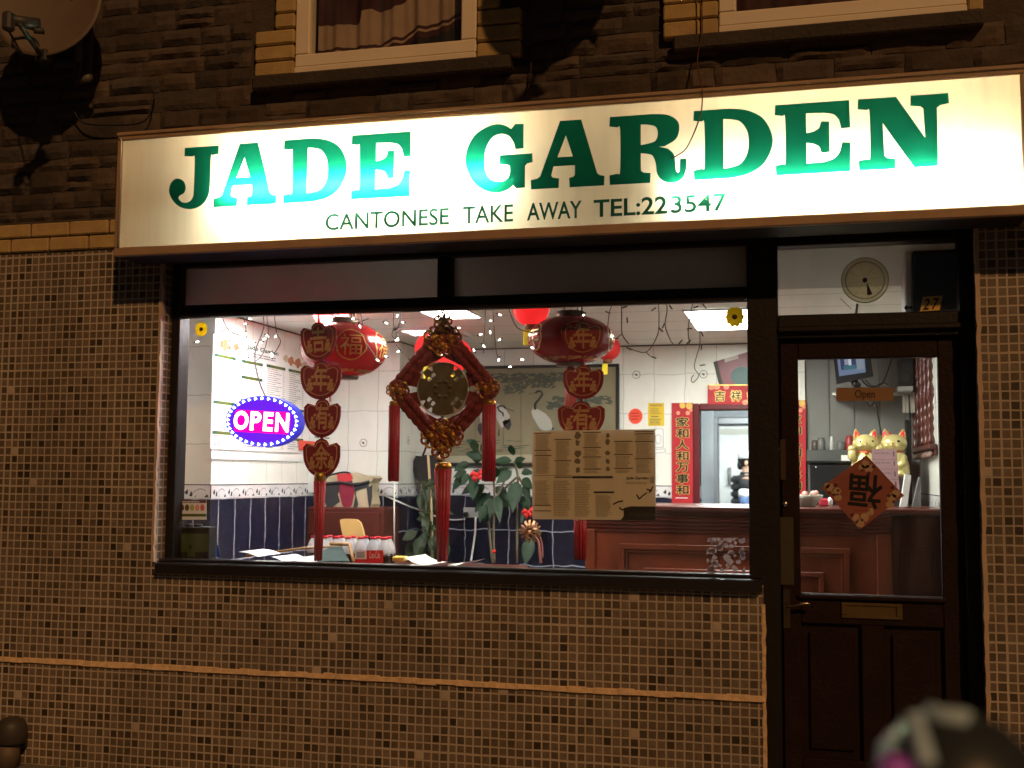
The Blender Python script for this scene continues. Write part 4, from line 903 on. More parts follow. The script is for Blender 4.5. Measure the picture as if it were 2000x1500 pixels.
def cardp(m, q):
    def ln(pts):
        for (a, b_) in zip(pts, pts[1:]): m.tube([q(*a, .001), q(*b_, .001)], .0016, 4, 1)
    ln([(.1, .05), (.75, .02), (.82, .1), (.82, .72), (.1, .75), (.1, .05)]); ln([(.0, .82), (.95, .78), (1, .9), (.05, .96), (0, .82)])
    ln([(.45+.2*math.cos(k*math.pi/6), .42+.18*math.sin(k*math.pi/6)) for k in range(13)])
sheet('line_drawing_sticker', 'white sticker with a thin grey line drawing behind the paper menu edge', 'sticker', qpx(1274, 836, 1300, 888, Y2-.003), [white, M('grey_line', (.3, .28, .26), .6)], cardp)

# painting with cranes
pq = qrect(868, 722, 1203, 905, Y2-.03)
PT = thing('crane_painting', tuple(pq(.5, .5)), 'wide framed painting of two cranes and pine branches on the back wall', 'painting')
cnv = [M('silk_ground', (.23, .205, .12), .6, var=.15, scale=3), M('pine_ink', (.09, .1, .075), .7, var=.3, scale=30), M('crane_white', (.46, .46, .4), .6, var=.1), M('crane_black', (.035, .035, .04), .6), M('mount_cream', (.4, .38, .27), .7), M('fold_line', (.13, .12, .07), .7)]
m = MB(); m.slab(pq, .01, 0)
W = lambda px, py, o=.001: Vector((at(px, py, Y2-.03).x, Y2-.03-o, at(px, py, Y2-.03).z))
for x in (928, 1017, 1110): m.tube([W(x, 724), W(x+1, 898)], .0018, 4, 5)
m.poly([W(870, 891), W(1200, 884), W(1200, 902), W(870, 904)], 4)
m.poly([W(872, 875), W(930, 868), W(1000, 860), W(1060, 855), W(1200, 850), W(1200, 883), W(872, 890)], 0)
rg = random.Random(5)
def brush(cx, cy_, L_, ang, n_, wd):
    for i in range(n_):
        a = ang + rg.uniform(-.35, .35); px = cx + rg.uniform(-L_, L_)*.5; py = cy_ + rg.uniform(-wd, wd); l = rg.uniform(5, 14)
        dx, dy = math.cos(a)*l, math.sin(a)*l; k = .0014+rg.random()*.0012
        m.add([W(px, py, k), W(px+dx*.5-dy*.18, py+dy*.5+dx*.18, k), W(px+dx, py+dy, k), W(px+dx*.5+dy*.18, py+dy*.5-dx*.18, k)], [(0, 1, 2, 3)], 1)
for cx, cy_, L_, ang, n_, wd in ((1010, 738, 120, .05, 160, 8), (1035, 750, 90, -.5, 110, 9), (1000, 762, 40, -.6, 60, 9), (1090, 735, 60, .1, 60, 9), (1110, 785, 70, -.1, 110, 10), (1165, 780, 50, .2, 60, 8), (1080, 790, 30, .4, 40, 6), (920, 800, 30, -.5, 25, 8)): brush(cx, cy_, L_, ang, n_, wd)
for i in range(60): px = rg.uniform(880, 1200); py = rg.uniform(858, 882); m.add([W(px, py, .0013), W(px+12, py-1.5, .0013), W(px+24, py-.5, .0013), W(px+12, py+.8, .0013)], [(0, 1, 2, 3)], 1 if i % 3 == 0 else 5)
P = lambda *pp: [W(x, y, .003) for x, y in pp]
# left crane
m.poly(P((968, 785), (975, 800), (986, 812), (994, 806), (991, 795), (984, 790), (993, 806), (997, 818), (994, 826), (985, 832), (978, 838), (970, 826), (966, 805)), 2) if False else None
m.poly(P((962, 782), (975, 790), (988, 800), (996, 812), (996, 822), (988, 830), (980, 836), (972, 822), (964, 805)), 2)
m.poly(P((936, 812), (962, 782), (968, 800), (960, 830), (942, 836)), 2)
m.poly(P((981, 823), (996, 818), (999, 830), (994, 841), (985, 834)), 3); m.poly(P((934, 828), (943, 826), (944, 846), (938, 850), (933, 840)), 3)
m.tube([W(x, y, .004) for x, y in ((971, 797), (976, 793), (984, 793), (988, 798))], .006, 6, 3); m.tube([W(x, y, .004) for x, y in ((972, 795), (975, 802), (983, 807), (983, 813))], .005, 6, 3); m.tube([W(988, 797, .004), W(1004, 803, .004)], .0022, 5, 5)
m.tube([W(984, 836, .003), W(983, 868, .003)], .002, 5, 5); m.tube([W(975, 838, .003), W(975, 852, .003)], .004, 5, 3)
# right crane
m.poly(P((1041, 795), (1052, 800), (1066, 808), (1076, 820), (1079, 832), (1078, 840), (1058, 842), (1050, 830), (1041, 815), (1038, 805)), 2)
m.poly(P((1056, 836), (1062, 842), (1060, 880), (1057, 880)), 3); m.poly(P((1080, 834), (1083, 836), (1078, 842), (1075, 842)), 3)
m.tube([W(x, y, .004) for x, y in ((1045, 800), (1046, 788), (1054, 779), (1060, 770), (1057, 764), (1050, 764), (1046, 768))], [.009, .008, .006, .006, .006, .007, .006], 7, 3); m.tube([W(1046, 767, .004), W(1033, 770, .004)], .002, 5, 5)
obj('canvas', m, cnv, PT)
m = MB(); a, b_ = pq(0, 0), pq(1, 1); t_ = .02
for x0, x1, z0, z1 in ((a.x-t_, b_.x+t_, a.z, a.z+t_), (a.x-t_, b_.x+t_, b_.z-t_, b_.z), (a.x-t_, a.x, b_.z, a.z), (b_.x, b_.x+t_, b_.z, a.z)): m.bbox(x0, x1, Y2-.04, Y2-.001, z0, z1, .004)
obj('frame', m, M('black_lacquer', (.012, .012, .01), .4), PT)
# ------------------------------------------------------------------ big wall menu on the left wall
XM = XL+.012
ay, by_ = at(413, 800, X=XM).y, at(606, 800, X=XM).y
def wq(y0, z0, y1, z1, x=XM): return Q((x, y0, z0), (x, y1, z0), (x, y1, z1), (x, y0, z1))
zt_, zb_ = at(417, 652, X=XM).z, at(412, 877, X=XM).z
qm = wq(ay, zt_, by_, zb_)
WM = thing('wall_menu', tuple(qm(.5, 1)), 'large white menu board with green bars covering the left wall', 'menu board')
m = MB(); m.slab(qm, .01, 0); board_o = obj('board', m, white, WM)
m = MB(); rg = random.Random(11)
zh = lambda px, py: (zt_ - at(px, py, X=XM).z)/(zt_-zb_)
cols = [(.01, .2), (.255, .46), (.5, .7), (.735, .92)]
vtop = .165
bars = [[vtop, .575, .84], [vtop+.005, .315, .53], [vtop, .47], [vtop, .555, .85]]
for (u0, u1), bs in zip(cols, bars):
    bs2 = bs+[.98]
    for i, v in enumerate(bs):
        m.quad(qm, u0, v, u1, v+.028, .0015, 0); m.quad(qm, u0, v, u0+.035, v+.028, .002, 1); m.quad(qm, u1-.03, v, u1, v+.028, .002, 1)
        n_ = int((bs2[i+1]-v-.03)/.021)
        if n_ > 0: m.lines(qm, u0+.01, v+.032, u1-.03, bs2[i+1]-.01, n_, 2, .0012, .3, .45, rg.randint(0, 99)); m.lines(qm, u1-.025, v+.032, u1-.005, bs2[i+1]-.01, n_, 2, .0012, .3, .9, 7)
m.text('Jade Garden', qm, .3, .02, .62, .075, 1, .0015, bold=.02); m.lines(qm, .3, .085, .62, .13, 2, 2, .0012, .45, .9, 3)
for (u, v, r_, k) in ((.04, .06, .035, 4), (.1, .075, .045, 3), (.16, .1, .03, 4), (.2, .07, .03, 3), (.7, .07, .03, 4), (.76, .085, .038, 3), (.84, .09, .042, 3), (.92, .1, .04, 4), (.97, .06, .03, 3)):
    m.add([qm(u+r_*(1+.25*math.sin(a*2.3))*math.cos(a*math.pi/7), v+r_*1.1*(1+.25*math.cos(a*1.7))*math.sin(a*math.pi/7), .0015) for a in range(14)], [tuple(range(14))], k)
obj('print', m, [greenbar, dkgreen, M('grey_print', (.2, .2, .22), .7), M('food_photo_print', (.55, .2, .1), .6, var=.5, scale=60), M('rice_photo_print', (.6, .5, .33), .6, var=.4, scale=60)], board_o)
# second sheet, farther along the wall
q2 = wq(by_+.005, at(600, 742, X=XM).z, at(684, 850, X=XM).y, at(684, 960, X=XM).z)
def sheet2(m, q):
    m.text('特式小食', q, .2, .02, .95, .1, 2, .0015, bold=.02); m.quad(q, .0, .0, 1, .012, .0012, 3)
    for i in range(10):
        if i % 2 == 0: m.quad(q, .3+i*.066, .1, .3+i*.066+.045, .16, .0014, 1)
    m.lines(q, .1, .2, .85, .95, 16, 2, .0012, .25, .4, 4); m.quad(q, .02, .34, .5, .355, .0012, 3); m.quad(q, .02, .62, .5, .635, .0012, 3)
sheet('menu_sheet', 'white menu sheet with red and black heading beyond the large wall menu', 'menu board', q2, [white, red, ink, greenbar], sheet2, .006)
# red notice and lower shelf sheet on the wall
sheet('red_notice', 'small plain red notice on the left wall behind the lowest left charm', 'notice', wq(at(585, 870, X=XM+.012).y, at(585, 860, X=XM+.012).z, at(626, 870, X=XM+.012).y, at(600, 880, X=XM+.012).z, XM+.012), [M('orange_red_paper', (.8, .08, .04), .6)])
sheet('white_board', 'plain white lower panel on the left wall under the large menu', 'panel', wq(ay+.02, zb_-.006, at(598, 900, X=XM).y, zb_-.05, XM-.004), [white])
# leaflet with coloured scoops on the pier and green card stand
def scoops(m, q):
    m.quad(q, 0, .0, 1, .14, .0008, 1); m.lines(q, .1, .03, .9, .11, 1, 0, .0012, .6, .8)
    for i in range(5):
        u = .12+i*.185; m.add([q(u+.08*math.cos(a*math.pi/6), .38+.17*math.sin(a*math.pi/6), .001) for a in range(12)], [tuple(range(12))], 2+i)
    m.quad(q, 0, .7, 1, .84, .0008, 7)
sheet('scoop_leaflet', 'leaflet with five coloured scoops in the lower left corner of the window', 'leaflet', qpx(349, 977, 403, 1015, YG+.03), [white, M('dark_red_bar', (.15, .02, .03), .6), M('scoop_purple', (.12, .02, .06), .6), M('scoop_brown', (.12, .09, .03), .6), M('scoop_lime', (.5, .5, .1), .6), M('scoop_salmon', (.8, .35, .22), .6), M('scoop_pink', (.75, .15, .15), .6), greenbar], scoops)
CS = thing('collection_box', tuple(at(380, 1088, YG+.05)), 'dark box with dull green front card in the lower left corner of the window', 'box')
a, b_ = at(347, 1028, YG+.04), at(409, 1092, YG+.04)
m = MB(); m.bbox(a.x, b_.x, YG+.03, YG+.1, b_.z, a.z, .004); m.tube([(a.x+.05, YG+.06, a.z), (a.x+.05, YG+.06, a.z+.012)], .02, 12); m.tube([(a.x+.1, YG+.06, a.z), (a.x+.1, YG+.06, a.z+.012)], .02, 12); obj('body', m, M('black_card', (.01, .011, .01), .5), CS)
qc = qpx(349, 1042, 407, 1078, YG+.029); m = MB(); m.quad(qc, 0, 0, 1, 1, .0005, 0); m.quad(qc, .3, 1, .56, 1.28, .0005, 0); m.add([qc(.4+.07*math.cos(a*math.pi/8), .72+.13*math.sin(a*math.pi/8), .001) for a in range(16)], [tuple(range(16))], 1)
obj('card', m, [M('olive_card', (.05, .075, .02), .6, var=.15), M('olive_dark', (.02, .03, .01), .6)], CS)
m = MB(); a = at(411, 1088, YG+.12); m.poly([a, a+Vector((.025, .02, 0)), a+Vector((.018, .02, .07)), a+Vector((.004, .01, .1))], 0); m.poly([a+Vector((.01, .03, 0)), a+Vector((.035, .03, 0)), a+Vector((.02, .03, .06))], 0)
tag(obj('blue_cloth', m, M('blue_cloth', (.02, .09, .35), .8)), 'scrap of bright blue cloth beside the dark green fronted box', 'cloth')

# ------------------------------------------------------------------ paper menu taped inside the window
qp = Q(at(1039, 842, YG+.012), at(1280, 838, YG+.012), at(1281, 1016, YG+.012), at(1040, 1014, YG+.012))
PM = thing('paper_menu', tuple(qp(.5, 1)), 'folded paper menu with rows of print taped inside the shop window', 'menu')
m = MB(); m.slab(qp, .001, 0); sheet_o = obj('sheet', m, M('menu_paper', (.74, .68, .56), .6, var=.06), PM)
m = MB()
cu_ = [(.02, .16), (.185, .325), (.42, .565), (.67, .82), (.835, .985)]
hb = [[.02, .215, .275], [.095, .335, .52], [.02, .19, .295, .43], [.125, .27, .425], [.02, .045, .13, .32]]
for (u0, u1), bs in zip(cu_, hb):
    bs2 = bs+[.49]
    for i, v in enumerate(bs):
        m.quad(qp, u0, v, u1, v+.012, .001, 1)
        n_ = max(0, int((bs2[i+1]-v-.02)/.0125))
        if n_: m.lines(qp, u0+.012, v+.02, u1-.012, bs2[i+1]-.006, n_, 0, .001, .5, .75, i*7+int(u0*90)+1)
for j, (u0, u1) in enumerate(((.02, .155), (.175, .325), (.35, .49), (.52, .66))):
    m.lines(qp, u0, .56 if j != 3 else .72, u1, .84 if j == 0 else .97, 22 if j else 20, 0, .001, .5, .7, 40+j)
for v in (.84, .9): m.quad(qp, .01, v, .155, v+.01, .001, 1)
m.quad(qp, .01, .505, .325, .509, .001, 1); m.quad(qp, .33, .515, .66, .54, .001, 2); m.quad(qp, .505, .685, .67, .705, .001, 2)
rg = random.Random(2)
for u in (.375, .62):
    for v in (.06, .14, .26, .35, .44):
        n = 9; r_ = rg.uniform(.02, .03); m.add([qp(u+r_*(.6+rg.random()*.6)*math.cos(a*2*math.pi/n), v+r_*1.5*(.6+rg.random()*.6)*math.sin(a*2*math.pi/n), .001) for a in range(n)], [tuple(range(n))], 3)
m.text('Jade Garden', qp, .765, .522, .945, .562, 2, .001, bold=.02); m.lines(qp, .765, .575, .94, .61, 2, 0, .001, .4, .9); m.text('翠園', qp, .955, .525, .985, .6, 1, .001)
m.add([qp(*k, .001) for k in ((.745, .87), (.80, .85), (1, .85), (1, 1), (.72, 1), (.745, .96))], [tuple(range(6))], 4)
for k in range(9): u = .75+.03*k; m.tube([qp(u, .99-.01*(k % 3), .002), qp(u+.05, .93-.02*(k % 2), .002), qp(u+.12, .96, .002)], .0006, 4, 3)
m.tube([qp(.66, .83, .001), qp(.7, .80, .001), qp(.74, .79, .001)], .003, 5, 4); m.tube([qp(.71, .86, .001), qp(.72, .88, .001), qp(.745, .89, .001)], .003, 5, 4)
for a_, b2 in (((.85, .72), (.87, .77)), ((.87, .77), (.9, .73)), ((.9, .73), (.93, .7)), ((.93, .66), (.97, .68)), ((.95, .7), (.98, .63))): m.tube([qp(*a_, .001), qp(*b2, .001)], .0028, 5, 4)
obj('print', m, [M('faint_print', (.42, .36, .27), .7), M('dark_print', (.16, .13, .1), .7), M('navy_print', (.03, .03, .07), .7), M('photo_print', (.2, .17, .14), .7), M('black_photo_print', (.02, .02, .022), .6)], sheet_o)
# torn sticker residue
rg = random.Random(21); m = MB(); qs = qpx(1380, 1050, 1456, 1118, YG+.008)
for k in range(60):
    u, v = rg.random(), rg.random()
    if .3 < u < .8 and .3 < v < .75 and k % 3: continue
    n = 7; r_ = rg.uniform(.05, .14); m.add([qs(min(1, max(0, u+r_*rg.uniform(.4, 1)*math.cos(a*2*math.pi/n))), min(1, max(0, v+r_*rg.uniform(.4, 1)*math.sin(a*2*math.pi/n))), .0004+k*.00008) for a in range(n)], [tuple(range(n))])
tag(obj('torn_sticker', m, M('sticker_residue', (.2, .15, .15), .8, trans=.5)), 'torn grey sticker residue in the lower right corner of the window', 'sticker')
# flower stickers
def flower(px, py, r_, label):
    c = at(px, py, YG+.012); m = MB(); n = 10; pts = []
    for k in range(60):
        a = 2*math.pi*k/60; q_ = r_*(.86+.14*abs(math.cos(a*n/2))); pts.append((c.x+q_*math.cos(a), c.y, c.z+q_*1.08*math.sin(a)))
    t = thing('flower_sticker', tuple(c), label, 'sticker', 'yellow flower stickers in the window corners')
    m.prism(pts, (0, .003, 0)); obj('petals', m, M('yellow_flower', (.85, .68, .04), .45, var=.2, scale=60, trans=.7), t)
    m = MB(); m.lathe((c.x, c.y-.004, c.z), [(0, 0), (r_*.26, .001), (r_*.28, .008)], 14, axis='y'); obj('flower_centre', m, M('flower_brown', (.06, .015, .005), .6), t)
flower(393, 643, .034, 'yellow flower sticker in the top left corner of the window'); flower(1435, 619, .042, 'yellow flower sticker in the top right corner of the window')

# ------------------------------------------------------------------ hanging charms (ingot shaped plaques)
plred = M('plaque_red_felt', (.25, .018, .025), .8, var=.2, scale=40, bump=.2, trans=.2); plgold = M('plaque_gold_print', (.46, .22, .08), .5, var=.2, scale=40)
cordm = M('red_cord', (.16, .012, .012), .8); tasm = M('red_tassel_silk', (.38, .012, .022), .45, var=.35, scale=90); goldfoil = M('gold_foil', (.5, .25, .04), .3, metal=.9, var=.2, scale=60)
def plaque(mb, c, wd, ht, ch, y, tilt=0):
    def shape(k, ofs=0):
        pts = []
        for i in range(61):            # bottom bowl
            a = math.pi + math.pi*i/60; pts.append((.5*k*math.cos(a), .12 + .62*k*math.sin(a)))
        for i in range(1, 9): t = i/8; pts.append((.5*k - .0*t, .12+.18*t*k))       # right horn up
        up = [(.40, .38), (.3, .36), (.22, .33)]
        pts += [(x*k, .12+(z-.12)*k) for x, z in up]
        for i in range(13): a = math.pi*i/12; pts.append((.19*k*math.cos(a)*1.0, .12+(.33-.12)*k+.17*k*math.sin(a)))
        pts += [(-x*k, .12+(z-.12)*k) for x, z in reversed(up)]
        for i in range(8): t = 1-i/8; pts.append((-.5*k, .12+.18*t*k))
        return pts
    ct, st_ = math.cos(tilt), math.sin(tilt)
    def W(p, o): x, z = p[0]*wd, (p[1]-.02)*ht; return Vector((c.x + x*ct - z*st_, y+o, c.z + x*st_ + z*ct))
    sc_ = [(p[0]*(1+.035*(i % 2)), p[1]*(1+.02*(i % 2))) for i, p in enumerate(shape(1.0))]
    mb.prism([W(p, 0) for p in sc_], (0, .006, 0), 0)
    rim = shape(.84)
    mb.tube([W(p, -.001) for p in rim]+[W(rim[0], -.001)], .0022, 4, 1)
    q = Q(W((-.5, .5), -.0008), W((.5, .5), -.0008), W((.5, -.5), -.0008), W((-.5, -.5), -.0008))
    mb.text(ch, q, .33, .14, .67, .78, 1, .001, bold=.02)
    for sx in (-1, 1):
        for (u, v, r_) in ((.26, .62, .07), (.22, .72, .05), (.2, .42, .035), (.12, .42, .03), (.3, .74, .05), (.27, .5, .04)):
            n = 9; mb.add([W(((u)*sx+r_*math.cos(a*2*math.pi/n)*(1+.3*(a % 2)), .5-v+r_*math.sin(a*2*math.pi/n)*(1+.3*(a % 2))), -.0012-r_*.004) for a in range(n)], [tuple(range(n))], 1)
def tassel(mb, top, length, r0_, r1_, mi=0, n=12, cap=None, capm=1):
    """silk tassel: a bundle of strands"""
    rg = random.Random(int(top.x*1000))
    cl_ = cap or length*.1
    mb.lathe((top.x, top.y, top.z-cl_), [(r0_*.75, cl_), (r0_*1.02, cl_*.75), (r0_*1.05, 0), (r0_*.9, -.003)], 14, capm)
    for i in range(n*2):
        a = 2*math.pi*i/(n*2); rr = r0_*(.88 if i % 2 else .7); b0 = Vector((top.x+rr*math.cos(a), top.y+rr*math.sin(a), top.z-cl_)); k = r1_/r0_; j = rg.uniform(-.15, .15)
        e = Vector((top.x+rr*k*math.cos(a+j), top.y+rr*k*math.sin(a+j), top.z-length*rg.uniform(.965, 1)))
        mb.tube([b0, b0.lerp(e, .5)+Vector((rg.uniform(-.001, .001), 0, 0)), e], [r0_*.24, r0_*.26*max(.6, k), r0_*.22*max(.5, k)], 5, mi)
    mb.lathe((top.x, top.y, top.z-length*.93), [(r0_*.6, length*.85), (r1_*.7, 0)], 10, mi)
def charm(xs, label, spec, tas, y=YG+.055):
    top = at(xs, 600, y); t = thing('hanging_charm', (top.x, y, top.z), label, 'hanging charm', 'strings of red ingot charms in the window')
    m = MB(); pts = [at(xs-2, 585, y)] + [at(cx_, cy_, y+.003) for (cx_, cy_, *_r) in spec]
    if tas: pts.append(at(tas[0], tas[1], y+.003))
    m.tube(pts, .0035, 6)
    for (cx_, cy_, w_, h_, ch, tl) in spec: p = at(cx_, cy_-h_*.62, y); m.ball((p.x, y+.003, p.z), .007, .007, .012, 8)
    obj('cord', m, cordm, t)
    for (cx_, cy_, w_, h_, ch, tl) in spec:
        p = at(cx_, cy_, y); d = (at(cx_+10, cy_, y)-at(cx_-10, cy_, y)).length/20; m = MB(); plaque(m, p, w_*d, h_*d*1.12, ch, y, tl); obj('plaque', m, [plred, plgold], t)
    if tas:
        d = (at(tas[0]+10, 1000, y)-at(tas[0]-10, 1000, y)).length/20; a, b_ = at(tas[0], tas[1], y), at(tas[0]+tas[3], tas[2], y)
        m = MB(); tassel(m, a, a.z-b_.z, tas[4]*d, tas[5]*d, 0, 12, (a.z-b_.z)*.1); obj('tassel', m, [tasm, goldfoil], t)
charm(624, 'left string of four red ingot plaques beside the oval OPEN sign', [(622, 665, 68, 62, '吉', .06), (626, 741, 78, 62, '年', -.02), (629, 815, 70, 62, '有', .0), (628, 893, 71, 62, '余', .03)], (625, 922, 1096, -1, 10, 7))
charm(1138, 'right string of red ingot plaques hanging in front of the big right lantern', [(1138, 659, 80, 60, '年', 0), (1139, 745, 78, 58, '年', 0), (1135, 818, 90, 62, '有', 0), (1134, 900, 80, 62, '余', 0)], (1133, 985, 1094, 0, 11, 11))
# diamond knot ornament
YK = YG+.085
kt = at(865, 612, YK); KN = thing('knot_ornament', (kt.x, YK, kt.z), 'large diamond shaped red and gold knot ornament with tassels in the window centre', 'ornament')
cc = at(865, 760, YK); px1 = (at(965, 760, YK)-at(865, 760, YK)).length/100; U = lambda dx, dy: Vector((cc.x+dx*px1, YK, cc.z-dy*px1))
rope = M('wrapped_red_rope', (.22, .024, .018), .7, var=.6, scale=70, bump=.6, bscale=200); kgold = M('red_gold_braid', (.34, .085, .022), .45, metal=.3, var=.6, scale=90, bump=.6, bscale=160)
m = MB()
for a_, b2 in (((0, -108), (-96, 0)), ((-96, 0), (0, 104)), ((0, 104), (96, 0)), ((96, 0), (0, -108))):
    for o in (-7, 7):
        p0, p1 = U(*a_), U(*b2); nrm = (p1-p0).normalized().cross(Vector((0, 1, 0))); pts = [p0.lerp(p1, i/24)+nrm*(o*px1)+Vector((0, .006*math.sin(i*1.9+o), 0))+nrm*(.0025*math.sin(i*2.4)) for i in range(25)]
        m.tube(pts, 8.5*px1, 8)
for sx, sy_ in ((-1, -1), (1, -1), (-1, 1), (1, 1)):      # corner webs
    m.prism([U(sx*14, sy_*92), U(sx*2, sy_*60), U(sx*40, sy_*42), U(sx*44, sy_*58)], (0, .01, 0))
    m.prism([U(sx*82, sy_*10), U(sx*50, sy_*4), U(sx*44, sy_*30), U(sx*54, sy_*40)], (0, .01, 0))
obj('diamond_frame', m, rope, KN)
m = MB(); R0 = 50*px1
ring = [(U(0, 0)+Vector((R0*math.cos(a*math.pi/24), -.004, R0*math.sin(a*math.pi/24)))) for a in range(49)]
m.tube(ring, .003, 6, 1)
outl = []                                   # pierced medallion drawn as a lobed plate with openings left round its edge
n = 96
for k in range(n):
    a = 2*math.pi*k/n; d = abs(((a/(math.pi/2)+.5) % 1)-.5)      # 0 on the axes, .5 on the diagonals
    r_ = R0*(.985 - (.17 if .30 < d < .40 else 0) - (.12 if .46 < d else 0)*0); outl.append(cc+Vector((r_*math.cos(a), 0, r_*math.sin(a))))
hol = []
for q_ in range(4):
    for da, rr_, s_ in ((.62, .66, .07), (.95, .66, .07)):
        a = q_*math.pi/2+da; c = cc+Vector((R0*rr_*math.cos(a), 0, R0*rr_*math.sin(a)))
        hol.append([c+Vector((R0*s_*(1+.5*math.cos(t*1.0))*math.cos(t*math.pi/5), 0, R0*s_*1.3*math.sin(t*math.pi/5))) for t in range(10)])
m.poly(outl, 0, hol)
for k in range(8): a = k*math.pi/4+.39; m.ball(cc+Vector((R0*.3*math.cos(a), -.004, R0*.3*math.sin(a))), R0*.1, .004, R0*.07, 8, 0)
obj('medallion', m, [M('antique_bronze', (.14, .115, .055), .5, metal=.2, var=.3, scale=30), M('bright_rim', (.4, .36, .3), .35, metal=.5)], KN)
rg = random.Random(8)
def flowerknot(m, c, r_, n=7):
    for k in range(n):
        a = 2*math.pi*k/n; lp = [c+Vector((r_*.62*math.cos(a)+r_*.4*math.cos(t), -r_*.15*math.sin(t*2), r_*.62*math.sin(a)+r_*.4*math.sin(t))) for t in [x*math.pi/6 for x in range(13)]]; m.tube(lp, r_*.13, 5, k % 2)
    m.ball(c+Vector((0, -r_*.2, 0)), r_*.32, r_*.25, r_*.32, 8, 1)
for grp, cd in ((((0, -128, 17), (-15, -97, 22), (16, -97, 20), (0, -82, 20)), ((0, -150), (0, -120))), (((-84, 2, 18), (-98, 0, 13)), ((-88, 10), (-95, 28))), (((84, 0, 18), (99, -2, 14)), ((80, 10), (92, 26))), (((-20, 90, 20), (22, 88, 20), (0, 112, 19), (0, 74, 18)), ((0, 125), (1, 146)))):
    m = MB()
    for dx, dy, r_ in grp: flowerknot(m, U(dx, dy)+Vector((0, -.014, 0)), r_*px1)
    m.tube([U(*cd[0]), U(*cd[1])], .003, 6); obj('flower_knot', m, [kgold, goldfoil], KN)
for (xa, ya, xb, yb_, w0, w1) in ((771, 783, 769, 941, 10, 10), (956, 781, 955, 941, 12, 12), (866, 903, 863, 1098, 15, 9)):
    a, b_ = at(xa, ya, YK), at(xb, yb_, YK); m = MB(); tassel(m, a, a.z-b_.z, w0*px1, w1*px1, 0, 14, .022 if w0 < 14 else .03); obj('tassel', m, [tasm, goldfoil], KN)
# ------------------------------------------------------------------ LED sign
YO = YG+.10
oc = at(512, 823, YO); op = (at(612, 823, YO)-at(512, 823, YO)).length/100
OS = thing('led_open_sign', tuple(oc), 'glowing oval blue sign reading OPEN hung inside the window at left', 'sign')
tl = R(-3); ca, sa = math.cos(tl), math.sin(tl)
O = lambda x, z, o=0: Vector((oc.x + (x*ca - z*sa)*op, YO+o, oc.z + (x*sa + z*ca)*op))
ell = lambda rx, rz, n=60, cx=0, cz=0: [(cx+rx*math.cos(2*math.pi*k/n), cz+rz*math.sin(2*math.pi*k/n)) for k in range(n)]
m = MB(); m.prism([O(*p, .001) for p in ell(73, 46)], (.004, .055, 0), 0); obj('housing', m, M('blue_translucent_shell', (.05, .06, .55), .35, emit=(.05, .04, 1), es=.35), OS)
m = MB(); m.poly([O(*p, 0) for p in ell(72, 45)], 0, [[O(*p, 0) for p in ell(64, 38.5)]]); m.poly([O(*p, -.0005) for p in ell(64, 38.5)], 1)
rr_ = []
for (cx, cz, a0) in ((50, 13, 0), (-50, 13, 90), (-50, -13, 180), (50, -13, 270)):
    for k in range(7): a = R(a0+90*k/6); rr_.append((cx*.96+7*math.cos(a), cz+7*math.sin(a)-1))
m.poly([O(*p, -.001) for p in rr_], 2)  # glow of the letters on the face, put in as an emitting magenta zone
face_o = obj('face', m, [emis('led_blue', (.06, .03, 1), 2.6), emis('led_violet', (.16, .015, .85), 1.3), emis('letter_glow_magenta', (1, .0, .3), 2.2)], OS)
m = MB(); [m.text(ch, Q(O(xa, 17, -.002), O(xb, 17, -.002), O(xb, -17, -.002), O(xa, -17, -.002)), 0, 0, 1, 1, 0, .0005, bold=.03) for ch, xa, xb in (('O', -56, -27), ('P', -23, -2), ('E', 3, 22), ('N', 27, 53))]; obj('lettering', m, emis('led_letters', (1, .72, .88), 9), face_o)
m = MB()
for k in range(33):
    a = 2*math.pi*(k+.5)/33; x, z = 68*math.cos(a), 41.7*math.sin(a); s = 3.1
    m.poly([O(x-s*.5, z-s*1.0, -.002), O(x+s*1.2, z-s*.1, -.002), O(x-s*.5, z+s*1.0, -.002), O(x-s*.9, z, -.002)], 0)
obj('led_dots', m, emis('led_white_dots', (.62, .85, 1), 8), face_o)
m = MB(); m.tube(smooth([at(512, 600, YO), at(515, 640, YO+.01), at(498, 690, YO+.01), at(505, 740, YO), O(2, 44, .01)]), .003, 6); m.tube(smooth([at(520, 610, YO), at(524, 650, YO), at(514, 690, YO), at(500, 705, YO)]), .002, 5)
obj('supply_cable', m, M('grey_cable', (.25, .24, .23), .6), OS)

